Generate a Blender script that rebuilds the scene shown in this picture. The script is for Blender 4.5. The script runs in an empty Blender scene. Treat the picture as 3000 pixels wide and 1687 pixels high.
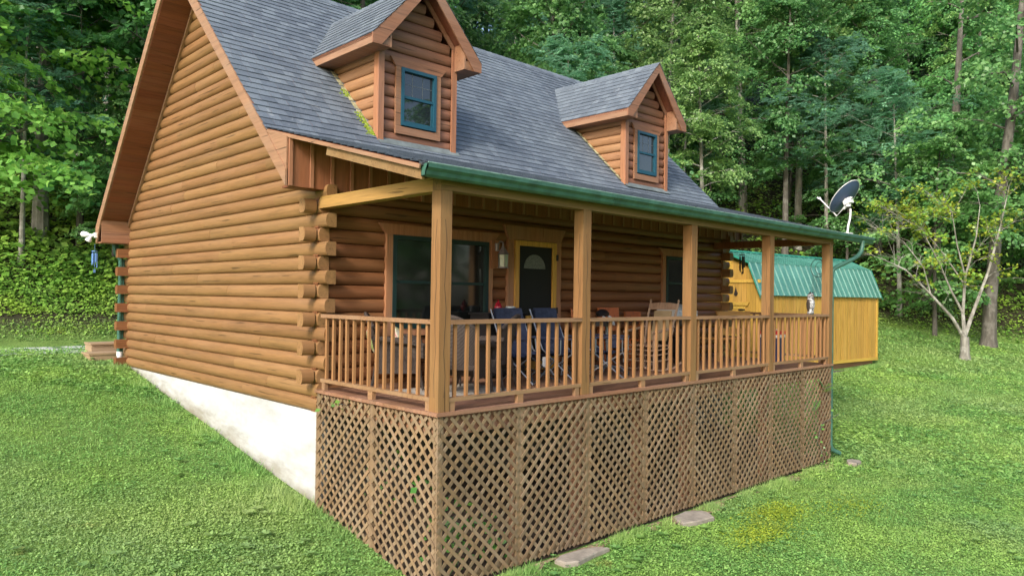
import bpy, math, random
import numpy as np
from mathutils import Vector, Matrix
R = math.radians
random.seed(7)
rng = np.random.default_rng(11)
sc = bpy.context.scene
col = sc.collection

# ------------------------------------------------------------------ camera, world, sun, exposure
CAM = Vector((-4.7183, -8.4566, 1.2009))
YAW, PIT, ROL, FPX = 0.8042, 0.0118, 0.0139, 2165.34
fwd = Vector((math.cos(YAW)*math.cos(PIT), math.sin(YAW)*math.cos(PIT), math.sin(PIT)))
r0 = fwd.cross(Vector((0, 0, 1))).normalized(); u0 = r0.cross(fwd)
rgt = math.cos(ROL)*r0 + math.sin(ROL)*u0
upv = -math.sin(ROL)*r0 + math.cos(ROL)*u0
cd = bpy.data.cameras.new('camera'); cam = bpy.data.objects.new('camera', cd); col.objects.link(cam)
cam.matrix_world = Matrix(((rgt.x, upv.x, -fwd.x, CAM.x), (rgt.y, upv.y, -fwd.y, CAM.y), (rgt.z, upv.z, -fwd.z, CAM.z), (0, 0, 0, 1)))
cd.sensor_width = 36; cd.lens = FPX*36/3000; cd.clip_end = 1000
sc.camera = cam
SUN = Vector((-.78, -.30, .56)).normalized()
w = bpy.data.worlds.new('World'); sc.world = w; w.use_nodes = True
nt = w.node_tree; bg = nt.nodes['Background']
sky = nt.nodes.new('ShaderNodeTexSky'); sky.sky_type = 'NISHITA'; sky.sun_disc = False
sky.sun_elevation = math.asin(SUN.z); sky.sun_rotation = math.atan2(SUN.x, SUN.y) % (2*math.pi)
sky.air_density = 1.0; sky.dust_density = 3.0; sky.ozone_density = 0.6
nt.links.new(sky.outputs[0], bg.inputs[0]); bg.inputs[1].default_value = .15
sd = bpy.data.lights.new('sun', 'SUN'); sd.energy = 1.5; sd.angle = R(10); sd.color = (1, .95, .87)
so = bpy.data.objects.new('sun', sd); col.objects.link(so)
so.rotation_euler = SUN.to_track_quat('Z', 'Y').to_euler()
sc.view_settings.view_transform = 'Standard'; sc.view_settings.look = 'None'
sc.view_settings.exposure = 1.12
sc.cycles.use_denoising = True
sc.cycles.max_bounces = 6; sc.cycles.diffuse_bounces = 4; sc.cycles.glossy_bounces = 3
sc.cycles.transmission_bounces = 4; sc.cycles.transparent_max_bounces = 4
sc.cycles.caustics_reflective = False; sc.cycles.caustics_refractive = False

def at(px, d):
    """ground-plan point a depth d along the view at photo column px"""
    p = CAM + (fwd + rgt*((px-1500)/FPX))*d
    return p.x, p.y

# ------------------------------------------------------------------ helpers
def tag(o, label=None, cat=None, group=None, kind=None):
    if label: o['label'] = label
    if cat: o['category'] = cat
    if group: o['group'] = group
    if kind: o['kind'] = kind
    return o
def empty(name, loc=(0, 0, 0), rz=0):
    o = bpy.data.objects.new(name, None); col.objects.link(o)
    o.location = loc; o.rotation_euler = (0, 0, rz); o.empty_display_size = .2
    return o
def copy_tree(o, parent=None):
    c = o.copy(); col.objects.link(c); c.parent = parent
    for ch in [x for x in bpy.data.objects if x.parent == o]:
        copy_tree(ch, c)
    return c
class MB:
    def __init__(s): s.v = []; s.f = []
    def add(s, vs, fs):
        b = len(s.v); s.v += [tuple(p) for p in vs]; s.f += [tuple(i+b for i in f) for f in fs]; return s
    def box(s, x0, x1, y0, y1, z0, z1):
        return s.add([(x0,y0,z0),(x1,y0,z0),(x1,y1,z0),(x0,y1,z0),(x0,y0,z1),(x1,y0,z1),(x1,y1,z1),(x0,y1,z1)],
                     [(0,3,2,1),(4,5,6,7),(0,1,5,4),(1,2,6,5),(2,3,7,6),(3,0,4,7)])
    def prism(s, poly, ext):
        """closed polygon (3d points) swept by ext"""
        n = len(poly); P = [Vector(p) for p in poly]; E = Vector(ext)
        return s.add(P+[p+E for p in P], [tuple(range(n))[::-1], tuple(range(n, 2*n))]+[(i, (i+1) % n, (i+1) % n+n, i+n) for i in range(n)])
    def beam(s, a, b, wd, ht, up=(0, 0, 1)):
        a = Vector(a); b = Vector(b); d = (b-a).normalized(); u = Vector(up)
        sd_ = d.cross(u)
        if sd_.length < 1e-4: sd_ = d.cross(Vector((0, 1, 0)))
        sd_.normalize(); u = sd_.cross(d)
        q = [sd_*(wd/2)*i+u*(ht/2)*j for i, j in ((-1,-1),(1,-1),(1,1),(-1,1))]
        return s.add([a+k for k in q]+[b+k for k in q], [(3,2,1,0),(4,5,6,7)]+[(i,(i+1)%4,(i+1)%4+4,i+4) for i in range(4)])
    def tube(s, pts, rad, n=8, cap=True):
        P = [Vector(p) for p in pts]; m = len(P)
        if not hasattr(rad, '__len__'): rad = [rad]*m
        base = len(s.v); prev = None
        for i, p in enumerate(P):
            d = (P[min(i+1, m-1)]-P[max(i-1, 0)]).normalized()
            if prev is None:
                a = d.orthogonal().normalized()
            else:
                a = (prev-d*prev.dot(d))
                a = a.normalized() if a.length > 1e-5 else d.orthogonal().normalized()
            prev = a; b = d.cross(a)
            for k in range(n):
                t = 2*math.pi*k/n
                s.v.append(tuple(p+(a*math.cos(t)+b*math.sin(t))*rad[i]))
        for i in range(m-1):
            for k in range(n):
                k2 = (k+1) % n
                s.f.append((base+i*n+k, base+i*n+k2, base+(i+1)*n+k2, base+(i+1)*n+k))
        if cap:
            s.f.append(tuple(base+k for k in range(n))[::-1]); s.f.append(tuple(base+(m-1)*n+k for k in range(n)))
        return s
    def lathe(s, prof, c=(0, 0, 0), n=16, sx=1, sy=1):
        base = len(s.v)
        for r_, z in prof:
            for k in range(n):
                t = 2*math.pi*k/n; s.v.append((c[0]+r_*math.cos(t)*sx, c[1]+r_*math.sin(t)*sy, c[2]+z))
        for i in range(len(prof)-1):
            for k in range(n):
                k2 = (k+1) % n; s.f.append((base+i*n+k, base+i*n+k2, base+(i+1)*n+k2, base+(i+1)*n+k))
        s.f.append(tuple(base+k for k in range(n))[::-1]); s.f.append(tuple(base+(len(prof)-1)*n+k for k in range(n)))
        return s
    def grid(s, fn, nu, nv):
        base = len(s.v)
        for i in range(nu+1):
            for j in range(nv+1): s.v.append(tuple(fn(i/nu, j/nv)))
        for i in range(nu):
            for j in range(nv):
                a = base+i*(nv+1)+j; s.f.append((a, a+nv+1, a+nv+2, a+1))
        return s
    def build(s, name, mat, parent=None, smooth=False):
        me = bpy.data.meshes.new(name); me.from_pydata(s.v, [], s.f)
        if mat: me.materials.append(mat)
        if smooth:
            me.shade_smooth(); me.set_sharp_from_angle(angle=R(38))
        me.update()
        o = bpy.data.objects.new(name, me); col.objects.link(o); o.parent = parent
        return o
def solid(mb):
    return mb

# ------------------------------------------------------------------ materials
def newmat(name):
    m = bpy.data.materials.new(name); m.use_nodes = True
    return m, m.node_tree, m.node_tree.nodes['Principled BSDF']
def N(t, k, **kw):
    n = t.nodes.new(k)
    for a, b in kw.items(): setattr(n, a, b)
    return n
def ramp(t, fac, stops):
    n = N(t, 'ShaderNodeValToRGB'); e = n.color_ramp.elements
    while len(e) < len(stops): e.new(.5)
    for i, (p, c) in enumerate(stops):
        e[i].position = p; e[i].color = (*c, 1) if len(c) == 3 else c
    t.links.new(fac, n.inputs[0]); return n.outputs[0]
def mix(t, fac, a, b, mode='MIX'):
    n = N(t, 'ShaderNodeMix', data_type='RGBA', blend_type=mode)
    for i, x in ((0, fac), (6, a), (7, b)):
        if isinstance(x, (int, float)): n.inputs[i].default_value = x
        elif isinstance(x, tuple): n.inputs[i].default_value = (*x, 1)
        else: t.links.new(x, n.inputs[i])
    return n.outputs[2]
def mth(t, op, a, b=0.0):
    n = N(t, 'ShaderNodeMath', operation=op)
    for i, x in ((0, a), (1, b)):
        if isinstance(x, (int, float)): n.inputs[i].default_value = x
        else: t.links.new(x, n.inputs[i])
    return n.outputs[0]
def noise(t, scale, detail=4, rough=.6, vec=None, st=(1, 1, 1), coord='Object'):
    n = N(t, 'ShaderNodeTexNoise'); n.inputs['Scale'].default_value = scale; n.inputs['Detail'].default_value = detail
    n.inputs['Roughness'].default_value = rough
    mp = N(t, 'ShaderNodeMapping'); mp.inputs['Scale'].default_value = st
    if vec is None:
        tc = N(t, 'ShaderNodeTexCoord'); vec = tc.outputs[coord]
    t.links.new(vec, mp.inputs[0]); t.links.new(mp.outputs[0], n.inputs[0])
    return n.outputs[0]
def island(t):
    return N(t, 'ShaderNodeNewGeometry').outputs['Random Per Island']
def bump(t, b, h, strength=.3, dist=.01):
    n = N(t, 'ShaderNodeBump'); n.inputs['Strength'].default_value = strength; n.inputs['Distance'].default_value = dist
    t.links.new(h, n.inputs['Height']); t.links.new(n.outputs[0], b.inputs['Normal'])

def wood(name, c, axis, var=.25, rough=.6, grain=1.0, weather=.35, wcol=(.30, .24, .19), stain=None, spec=.35):
    """stained timber: fibre noise stretched along axis, knots, per-board tone, weathered areas"""
    m, t, b = newmat(name)
    long = [22.0, 22.0, 22.0]; long[axis] = 1.1
    isl = island(t)
    off = N(t, 'ShaderNodeVectorMath', operation='ADD'); tc = N(t, 'ShaderNodeTexCoord')
    sh = N(t, 'ShaderNodeVectorMath', operation='SCALE'); t.links.new(tc.outputs['Object'], off.inputs[0])
    cmb = N(t, 'ShaderNodeCombineXYZ')
    for i in range(3): t.links.new(mth(t, 'MULTIPLY', isl, 17.0+9*i), cmb.inputs[i])
    t.links.new(cmb.outputs[0], off.inputs[1]); V = off.outputs[0]
    g = noise(t, 1.0*grain, 7, .65, V, tuple(long))
    fine = noise(t, 3.2*grain, 5, .7, V, tuple(long))
    st2 = [1.4, 1.4, 1.4]; st2[axis] = .35
    big = noise(t, 1.6, 4, .6, V, tuple(st2))
    dark = tuple(x*.52 for x in c); lite = tuple(min(1, x*1.32) for x in c)
    cr = ramp(t, g, [(.25, dark), (.5, c), (.78, lite)])
    cr = mix(t, .35, cr, ramp(t, fine, [(.3, dark), (.7, lite)]))
    wf = ramp(t, big, [(.42, (0, 0, 0)), (.72, (1, 1, 1))])
    cr = mix(t, mth(t, 'MULTIPLY', wf, weather), cr, wcol)
    # long drying cracks
    ck = noise(t, 1.0, 2, .4, V, tuple([38 if i != axis else 1.3 for i in range(3)]))
    ckm = ramp(t, ck, [(.685, (0, 0, 0)), (.72, (1, 1, 1))])
    cr = mix(t, mth(t, 'MULTIPLY', ckm, .8), cr, tuple(x*.25 for x in c))
    vv = mth(t, 'ADD', mth(t, 'MULTIPLY', isl, 2*var), 1-var)
    hsv = N(t, 'ShaderNodeHueSaturation'); t.links.new(vv, hsv.inputs['Value']); t.links.new(cr, hsv.inputs['Color'])
    hv = mth(t, 'ADD', mth(t, 'MULTIPLY', mth(t, 'FRACT', mth(t, 'MULTIPLY', isl, 7.3)), .008), .496)
    t.links.new(hv, hsv.inputs['Hue'])
    t.links.new(hsv.outputs[0], b.inputs['Base Color'])
    b.inputs['Roughness'].default_value = rough; b.inputs['Specular IOR Level'].default_value = spec
    hh = mth(t, 'SUBTRACT', mth(t, 'ADD', mth(t, 'MULTIPLY', g, .5), mth(t, 'MULTIPLY', fine, .4)), mth(t, 'MULTIPLY', ckm, .8))
    bump(t, b, hh, .35, .006)
    return m
def plain(name, c, rough=.5, metal=0.0, var=.12, nscale=6, bmp=.05, spec=.5, emit=None):
    m, t, b = newmat(name)
    n = noise(t, nscale, 5, .6)
    lo = tuple(x*(1-var) for x in c); hi = tuple(min(1, x*(1+var)) for x in c)
    t.links.new(ramp(t, n, [(.3, lo), (.7, hi)]), b.inputs['Base Color'])
    b.inputs['Roughness'].default_value = rough; b.inputs['Metallic'].default_value = metal
    b.inputs['Specular IOR Level'].default_value = spec
    bump(t, b, noise(t, nscale*6, 3, .6), bmp, .003)
    return m
M = {}
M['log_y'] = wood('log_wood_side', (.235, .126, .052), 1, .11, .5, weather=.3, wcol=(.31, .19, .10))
M['log_x'] = wood('log_wood_front', (.20, .082, .034), 0, .10, .5, weather=.25, wcol=(.22, .12, .06))  # redder than the gable logs: bounced light under the porch put into the colour
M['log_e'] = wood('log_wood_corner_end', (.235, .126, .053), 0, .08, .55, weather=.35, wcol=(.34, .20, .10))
M['log_d'] = wood('dormer_wood_front', (.225, .105, .062), 0, .06, .6, weather=.3, wcol=(.24, .14, .10))  # dimmer, purplish skylight tone of the dormer front is put into the colour
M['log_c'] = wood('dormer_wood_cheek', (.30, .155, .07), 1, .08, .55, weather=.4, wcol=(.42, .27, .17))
M['trim_x'] = wood('trim_wood_x', (.26, .125, .068), 0, .10, .55, weather=.3)
M['trim_y'] = wood('trim_wood_y', (.29, .165, .095), 1, .07, .55, weather=.3)
M['trim_z'] = wood('trim_wood_z', (.34, .15, .075), 2, .10, .55, weather=.3)
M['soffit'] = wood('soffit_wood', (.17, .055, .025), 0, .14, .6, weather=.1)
M['batten'] = wood('board_wall_wood', (.25, .095, .04), 2, .14, .6, weather=.15)
M['post'] = wood('porch_post_wood', (.23, .12, .045), 2, .08, .6, weather=.45, wcol=(.25, .18, .08))
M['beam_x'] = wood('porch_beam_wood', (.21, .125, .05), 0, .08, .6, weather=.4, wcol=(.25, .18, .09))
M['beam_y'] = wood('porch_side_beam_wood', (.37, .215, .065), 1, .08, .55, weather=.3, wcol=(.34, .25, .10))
M['rail'] = wood('railing_wood', (.26, .145, .075), 0, .10, .6, weather=.4, wcol=(.30, .21, .14))
M['bal'] = wood('baluster_wood', (.28, .145, .06), 2, .14, .6, weather=.35, wcol=(.31, .21, .12))
M['deck'] = wood('deck_wood', (.26, .13, .075), 0, .14, .6, weather=.4, wcol=(.30, .21, .16))
M['lattice'] = wood('lattice_wood', (.205, .135, .075), 2, .2, .65, weather=.6, wcol=(.25, .205, .15), grain=.8)
M['doortrim'] = wood('door_frame_wood', (.55, .30, .06), 2, .06, .5, weather=.15)
M['oldwood'] = wood('old_chair_wood', (.34, .22, .15), 2, .15, .6, weather=.5)
M['redwood'] = wood('red_chair_wood', (.36, .10, .03), 2, .1, .5, weather=.1)
M['goldwood'] = wood('gold_chair_wood', (.42, .22, .06), 0, .12, .5, weather=.2)
M['stepwood'] = wood('step_wood', (.36, .25, .15), 0, .12, .7, weather=.4)

def shingle_mat():
    m, t, b = newmat('asphalt_shingle')
    isl = island(t)
    base = ramp(t, isl, [(0, (.046, .063, .088)), (.5, (.078, .102, .134)), (1, (.135, .167, .20))])
    big = noise(t, .55, 4, .6)
    base = mix(t, ramp(t, big, [(.4, (0, 0, 0)), (.75, (.4, .4, .4))]), base, (.20, .245, .27))
    g = noise(t, 95, 2, .8)
    base = mix(t, .35, base, ramp(t, g, [(.3, (.035, .044, .056)), (.7, (.27, .31, .36))]))
    sp = noise(t, 5.5, 3, .7)
    base = mix(t, ramp(t, sp, [(.63, (0, 0, 0)), (.72, (.35, .35, .35))]), base, (.33, .35, .36))
    t.links.new(base, b.inputs['Base Color']); b.inputs['Roughness'].default_value = .75
    b.inputs['Specular IOR Level'].default_value = .35
    bump(t, b, g, .5, .003)
    return m
M['shingle'] = shingle_mat()
M['shingle_edge'] = plain('shingle_edge', (.035, .037, .04), .95, var=.7, nscale=25, bmp=.6)
M['green'] = plain('green_gutter_paint', (.042, .12, .09), .45, var=.35, nscale=5)
M['teal'] = plain('teal_window_paint', (.012, .072, .11), .4, var=.08)
M['teal2'] = plain('dark_green_window_paint', (.007, .026, .026), .4, var=.08)
def glass_mat(name, c=(.012, .014, .016), rough=.03, spec=1.0):
    m, t, b = newmat(name)
    n = noise(t, 1.2, 2, .5)
    t.links.new(ramp(t, n, [(.3, tuple(x*.8 for x in c)), (.7, tuple(x*1.2 for x in c))]), b.inputs['Base Color'])
    b.inputs['Roughness'].default_value = rough; b.inputs['IOR'].default_value = 1.52
    b.inputs['Specular IOR Level'].default_value = spec
    bump(t, b, n, .02, .05)
    return m
M['glass'] = glass_mat('dormer_glass', (.015, .02, .025), .02, 1.0)
M['screen'] = glass_mat('screened_glass', (.010, .012, .012), .06, .9)
M['mesh'] = glass_mat('door_screen', (.010, .011, .012), .45, .25)
M['frost'] = plain('fan_light_glass', (.12, .13, .12), .3, var=.4, nscale=30)
def found_mat():
    m, t, b = newmat('whitewashed_block')
    n1 = noise(t, 1.3, 5, .65, st=(1, .8, 2.5)); n2 = noise(t, 14, 5, .7)
    c = ramp(t, n1, [(.3, (.34, .35, .35)), (.48, (.44, .45, .46)), (.62, (.50, .515, .53))])
    c = mix(t, ramp(t, n2, [(.55, (0, 0, 0)), (.8, (.35, .35, .35))]), c, (.36, .36, .34))
    tc = N(t, 'ShaderNodeTexCoord'); sp = N(t, 'ShaderNodeSeparateXYZ'); t.links.new(tc.outputs['Object'], sp.inputs[0])
    # dirt splashed up from the soil follows the ground line, which climbs with y
    gl = mth(t, 'ADD', mth(t, 'MULTIPLY', sp.outputs[1], -.156), mth(t, 'ADD', sp.outputs[2], 1.50))
    dm = ramp(t, mth(t, 'ADD', gl, mth(t, 'MULTIPLY', n1, .6)), [(.30, (.8, .8, .8)), (.56, (0, 0, 0))])
    c = mix(t, dm, c, (.20, .17, .11))
    n3 = noise(t, 3, 5, .7, st=(1, 3.0, .35))
    c = mix(t, ramp(t, n3, [(.55, (0, 0, 0)), (.75, (.35, .35, .35))]), c, (.36, .37, .36))
    t.links.new(c, b.inputs['Base Color']); b.inputs['Roughness'].default_value = .85
    bump(t, b, n2, .4, .01); return m
M['found'] = found_mat()
M['block'] = plain('bare_block', (.10, .09, .075), .9, var=.3, nscale=5, bmp=.4)
M['stone'] = plain('pale_stone', (.27, .24, .20), .9, var=.25, nscale=8, bmp=.5)
M['white'] = plain('white_plastic', (.70, .71, .72), .4)
M['black'] = plain('black_paint', (.015, .015, .018), .35)
M['navy'] = plain('navy_fabric', (.045, .055, .10), .9, var=.25, nscale=14, bmp=.4, spec=.2)
M['steel'] = plain('grey_tube', (.30, .33, .38), .3, .6)
M['dktube'] = plain('dark_tube', (.05, .06, .075), .4, .3)
M['rust'] = plain('dark_iron', (.04, .03, .025), .6, .3)
M['dish'] = plain('navy_dish', (.05, .08, .16), .45)
M['dishgrey'] = plain('pale_grey_metal', (.60, .61, .62), .45)
M['blue'] = plain('blue_chime', (.12, .25, .55), .35, .2)
M['red'] = plain('red_plastic', (.55, .03, .04), .4)
M['navyp'] = plain('navy_plastic', (.012, .025, .10), .45)
M['candle'] = plain('grey_candle', (.42, .48, .52), .6)
M['potred'] = plain('red_glazed_pot', (.30, .015, .03), .2)
M['rug'] = plain('woven_rug', (.42, .38, .33), .95, var=.55, nscale=16, bmp=.5)
M['cushion'] = plain('cream_cushion', (.62, .54, .38), .9, var=.1)
def floral():
    m, t, b = newmat('floral_fabric')
    v = N(t, 'ShaderNodeTexVoronoi'); v.inputs['Scale'].default_value = 16
    tc = N(t, 'ShaderNodeTexCoord'); t.links.new(tc.outputs['Object'], v.inputs[0])
    c = ramp(t, v.outputs['Distance'], [(.18, (.5, .04, .12)), (.32, (.6, .2, .25)), (.42, (.65, .6, .42)), (.6, (.35, .45, .15))])
    n = noise(t, 9, 3); c = mix(t, ramp(t, n, [(.45, (0, 0, 0)), (.55, (1, 1, 1))]), c, (.62, .58, .45))
    t.links.new(c, b.inputs['Base Color']); b.inputs['Roughness'].default_value = .9; return m
M['floral'] = floral()
def wicker():
    m, t, b = newmat('wicker')
    tc = N(t, 'ShaderNodeTexCoord')
    hs = []
    for d in ('X', 'Y', 'Z'):
        wv = N(t, 'ShaderNodeTexWave', bands_direction=d); wv.inputs['Scale'].default_value = 26; wv.inputs['Distortion'].default_value = 3
        t.links.new(tc.outputs['Object'], wv.inputs[0]); hs.append(wv.outputs['Fac'])
    h = mth(t, 'MULTIPLY', mth(t, 'ADD', hs[0], hs[1]), hs[2])
    c = ramp(t, h, [(.1, (.03, .02, .017)), (.9, (.13, .10, .085))])
    t.links.new(c, b.inputs['Base Color']); b.inputs['Roughness'].default_value = .6
    bump(t, b, h, .8, .01); return m
M['wicker'] = wicker()
M['shedwall'] = wood('shed_board_wood', (.44, .255, .05), 2, .10, .6, weather=.3, wcol=(.55, .36, .12), grain=.8)
M['shedtrim'] = wood('shed_trim_wood', (.52, .33, .06), 0, .05, .6, weather=.1, wcol=(.55, .36, .12), grain=.8)
def metalroof():
    m, t, b = newmat('green_metal_roof')
    n = noise(t, .9, 4, .6); n2 = noise(t, 12, 4, .7)
    c = ramp(t, n, [(.35, (.04, .17, .135)), (.65, (.085, .27, .22))])
    c = mix(t, ramp(t, n2, [(.5, (0, 0, 0)), (.8, (.4, .4, .4))]), c, (.25, .42, .38))
    t.links.new(c, b.inputs['Base Color']); b.inputs['Roughness'].default_value = .38; b.inputs['Metallic'].default_value = .15
    return m
M['metalroof'] = metalroof()
def bark(name, c, lite):
    m, t, b = newmat(name)
    n = noise(t, 1.0, 6, .7, st=(7, 7, 1.6)); n2 = noise(t, 2.2, 4, .6)
    cc = ramp(t, n, [(.3, tuple(x*.45 for x in c)), (.55, c), (.8, lite)])
    cc = mix(t, ramp(t, n2, [(.5, (0, 0, 0)), (.62, (.55, .55, .55))]), cc, lite)
    t.links.new(cc, b.inputs['Base Color']); b.inputs['Roughness'].default_value = .9
    bump(t, b, n, .6, .03); return m
M['bark'] = bark('grey_bark', (.11, .10, .085), (.22, .21, .19))
M['bark_pale'] = bark('pale_lichen_bark', (.24, .23, .20), (.44, .44, .41))
def leafmat(name, cols, trans=.36, rough=.42):
    """cols: dark, mid, light leaf colours picked leaf by leaf and drifting tree by tree"""
    m, t, b = newmat(name)
    isl = island(t); oi = N(t, 'ShaderNodeObjectInfo')
    clump = noise(t, .9, 3, .6)
    f = mth(t, 'ADD', mth(t, 'MULTIPLY', isl, .55), mth(t, 'MULTIPLY', clump, .55))
    c = ramp(t, f, [(.15, cols[0]), (.5, cols[1]), (.9, cols[2])])
    hs = N(t, 'ShaderNodeHueSaturation'); t.links.new(c, hs.inputs['Color'])
    t.links.new(mth(t, 'ADD', mth(t, 'MULTIPLY', oi.outputs['Random'], .05), .475), hs.inputs['Hue'])
    t.links.new(mth(t, 'ADD', mth(t, 'MULTIPLY', mth(t, 'FRACT', mth(t, 'MULTIPLY', oi.outputs['Random'], 13.7)), .5), .75), hs.inputs['Value'])
    C_ = hs.outputs[0]
    t.links.new(C_, b.inputs['Base Color']); b.inputs['Roughness'].default_value = rough; b.inputs['Specular IOR Level'].default_value = .5
    tr = N(t, 'ShaderNodeBsdfTranslucent')
    t.links.new(mix(t, .5, C_, tuple(min(1, x*1.5) for x in cols[2])), tr.inputs[0])
    ms = N(t, 'ShaderNodeMixShader'); ms.inputs[0].default_value = trans
    t.links.new(b.outputs[0], ms.inputs[1]); t.links.new(tr.outputs[0], ms.inputs[2])
    t.links.new(ms.outputs[0], t.nodes['Material Output'].inputs[0])
    return m
M['leaf_a'] = leafmat('maple_leaf', [(.033, .10, .04), (.095, .25, .08), (.20, .42, .135)])
M['leaf_b'] = leafmat('poplar_leaf', [(.04, .115, .038), (.125, .285, .08), (.26, .47, .155)])
M['leaf_c'] = leafmat('locust_leaf', [(.055, .15, .085), (.12, .29, .17), (.22, .43, .28)])
M['leaf_d'] = leafmat('basswood_leaf', [(.08, .19, .03), (.22, .44, .07), (.40, .66, .14)])
M['leaf_y'] = leafmat('yellowing_leaf', [(.12, .28, .04), (.25, .42, .06), (.50, .46, .05)])
M['leaf_s'] = leafmat('shrub_leaf', [(.04, .12, .025), (.10, .26, .05), (.20, .40, .08)])

# ------------------------------------------------------------------ terrain
PY = [-60, -20, -6, -3.2, -2.5, -2, 0, 1.1, 2.2, 3.5, 5.4, 7.5, 9, 11.2]
PZ = [-3.6, -2.6, -2.05, -1.93, -1.90, -1.81, -1.46, -1.31, -1.13, -.92, -.64, -.29, -.12, -.04]
EDGE = np.array([(-80, 11.2), (12, 11.0), (16, 9.4), (24, 7.0), (29.5, 4.0), (31.5, 0), (34.5, -8), (44, -60)], float)
def forest_t(x, y):
    """signed distance past the wood's edge (positive inside the wood)"""
    x = np.asarray(x, float); y = np.asarray(y, float)
    best = np.full(np.broadcast(x, y).shape, 1e9); sg = np.zeros_like(best)
    for a, b in zip(EDGE[:-1], EDGE[1:]):
        d = b-a; L2 = d@d
        t = np.clip(((x-a[0])*d[0]+(y-a[1])*d[1])/L2, 0, 1)
        dx = x-(a[0]+t*d[0]); dy = y-(a[1]+t*d[1]); q = np.hypot(dx, dy)
        cr = d[0]*(y-a[1])-d[1]*(x-a[0])
        m = q < best-1e-9
        best = np.where(m, q, best); sg = np.where(m, np.sign(cr), sg)
    return best*sg
def hgt(x, y):
    x = np.asarray(x, float); y = np.asarray(y, float)
    b = np.interp(y, PY, PZ)
    b = b+np.clip(.05*(x-9), 0, 1.15)*np.clip((y+8)/5, 0, 1)
    b = b+np.clip(forest_t(x, y)+.3, 0, 75)*.50
    b = b-.30*np.exp(-((x-19.5)/4.5)**4-((y-1.3)/2.6)**4)          # the shed stands over a slight hollow
    return b+.04*np.sin(x*.7+1)*np.sin(y*.6)*np.clip((np.hypot(x-5, y-3)-9)/6, 0, 1)
def H(x, y): return float(hgt(x, y))

# ------------------------------------------------------------------ the log cabin
L, D, PD = 9.95, 7.68, 2.49            # length, depth, porch depth
Z0, CH = .155, .18                     # first log centre, course height
RM = lambda y: 2.85+.975*y             # front main roof plane (top)
RYR, RZR = 3.95, 6.70                  # ridge
RB = lambda y: RZR-1.09*(y-RYR)        # back main roof plane
PR = lambda y: 3.30+.26*(y-.46)       # porch roof plane (top)
OX0, OX1 = -.50, 10.42                 # main roof ends
house = tag(empty('log_cabin'), 'two storey brown log cabin with dark shingle roof, two dormers and a railed front porch', 'cabin')

def dlog(mb, axis, a, b, zc, outer, sgn, h=.18, dep=.15, bul=.046, flat=False):
    """one D-shaped log from a to b along axis (0 = x, 1 = y); its rounded face reaches 'outer' on the side sgn"""
    n = 11; pr = []
    for k in range(n):
        t = math.sin(math.pi/2*(-1+2*k/(n-1)))
        z = t*(h/2-.003)
        pr.append((outer-sgn*bul*(1-math.sqrt(max(0, 1-(.985*t)**2)))/.828, z))
    pr.append((outer-sgn*dep, h/2-.002)); pr.append((outer-sgn*dep, -h/2+.002))
    if axis == 1: P = [(o, a, zc+z) for o, z in pr]; E = (0, b-a, 0)
    else: P = [(a, o, zc+z) for o, z in pr]; E = (b-a, 0, 0)
    mb.prism(P, E)
def run(mb, axis, a, b, zc, outer, sgn, **k):
    """a course made of butted logs"""
    cuts = [a]; q = a+random.uniform(1.2, 4.2)
    while q < b-.9: cuts.append(q); q += random.uniform(2.2, 4.6)
    cuts.append(b)
    for u, v in zip(cuts[:-1], cuts[1:]):
        dlog(mb, axis, u+.001, v-.001, zc, outer+random.uniform(-.003, .003), sgn, **k)

# gable wall towards the lawn (faces -x)
mb = MB(); nb = MB()
for j in range(-2, 36):
    zc = Z0+CH*j
    odd = j % 2
    f = (-.19 if odd and 0 < j < 14 else -.02)
    if j < 0: f = -.02
    bk = 7.69 if not (odd and 0 < j < 13) else 7.84
    y0 = max(f, (zc+.11-2.85)/.975) if zc > 2.6 else f
    y1 = min(bk, RYR+(RZR-zc-.11)/1.09) if zc > 2.4 else bk
    if y1-y0 < .3: continue
    run(mb, 1, y0, y1, zc, 0.0, -1)
gable = mb.build('gable_wall', M['log_y'], house, True)
# right gable wall
mb = MB()
for j in range(-2, 36):
    zc = Z0+CH*j; odd = j % 2
    f = (-.19 if odd and 0 < j < 14 else -.02)
    y0 = max(f, (zc+.11-2.85)/.975) if zc > 2.6 else f
    y1 = min(7.66, RYR+(RZR-zc-.11)/1.09) if zc > 2.4 else 7.66
    if y1-y0 < .3: continue
    run(mb, 1, y0, y1, zc, L, 1)
tag(mb.build('gable_wall', M['log_y'], house, True), 'shaded gable wall at the far end')
# front wall with its openings, back wall
OPEN = [(1.08, 2.92, .70, 2.06), (3.42, 4.42, -.02, 2.12), (7.56, 8.50, .93, 2.08)]
mb = MB(); nb = MB()
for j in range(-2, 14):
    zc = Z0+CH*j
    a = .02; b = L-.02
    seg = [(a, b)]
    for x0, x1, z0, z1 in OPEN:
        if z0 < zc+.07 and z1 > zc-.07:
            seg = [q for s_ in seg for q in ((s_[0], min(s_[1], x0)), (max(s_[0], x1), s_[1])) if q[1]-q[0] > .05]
    if j % 2 == 0 and j >= 0:          # ends past the corner; near ones lack the wall's painted red bounce
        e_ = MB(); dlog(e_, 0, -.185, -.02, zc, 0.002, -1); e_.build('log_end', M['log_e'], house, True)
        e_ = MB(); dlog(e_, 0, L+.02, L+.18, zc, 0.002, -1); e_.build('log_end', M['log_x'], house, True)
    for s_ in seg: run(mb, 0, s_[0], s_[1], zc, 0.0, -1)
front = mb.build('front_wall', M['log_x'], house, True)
mb = MB()
for j in range(-2, 13):
    zc = Z0+CH*j
    a = -.19 if (j % 2 == 0) else .02
    run(mb, 0, a, L+.15, zc, 7.68, 1)
mb.build('back_wall', M['log_x'], house, True)
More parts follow.
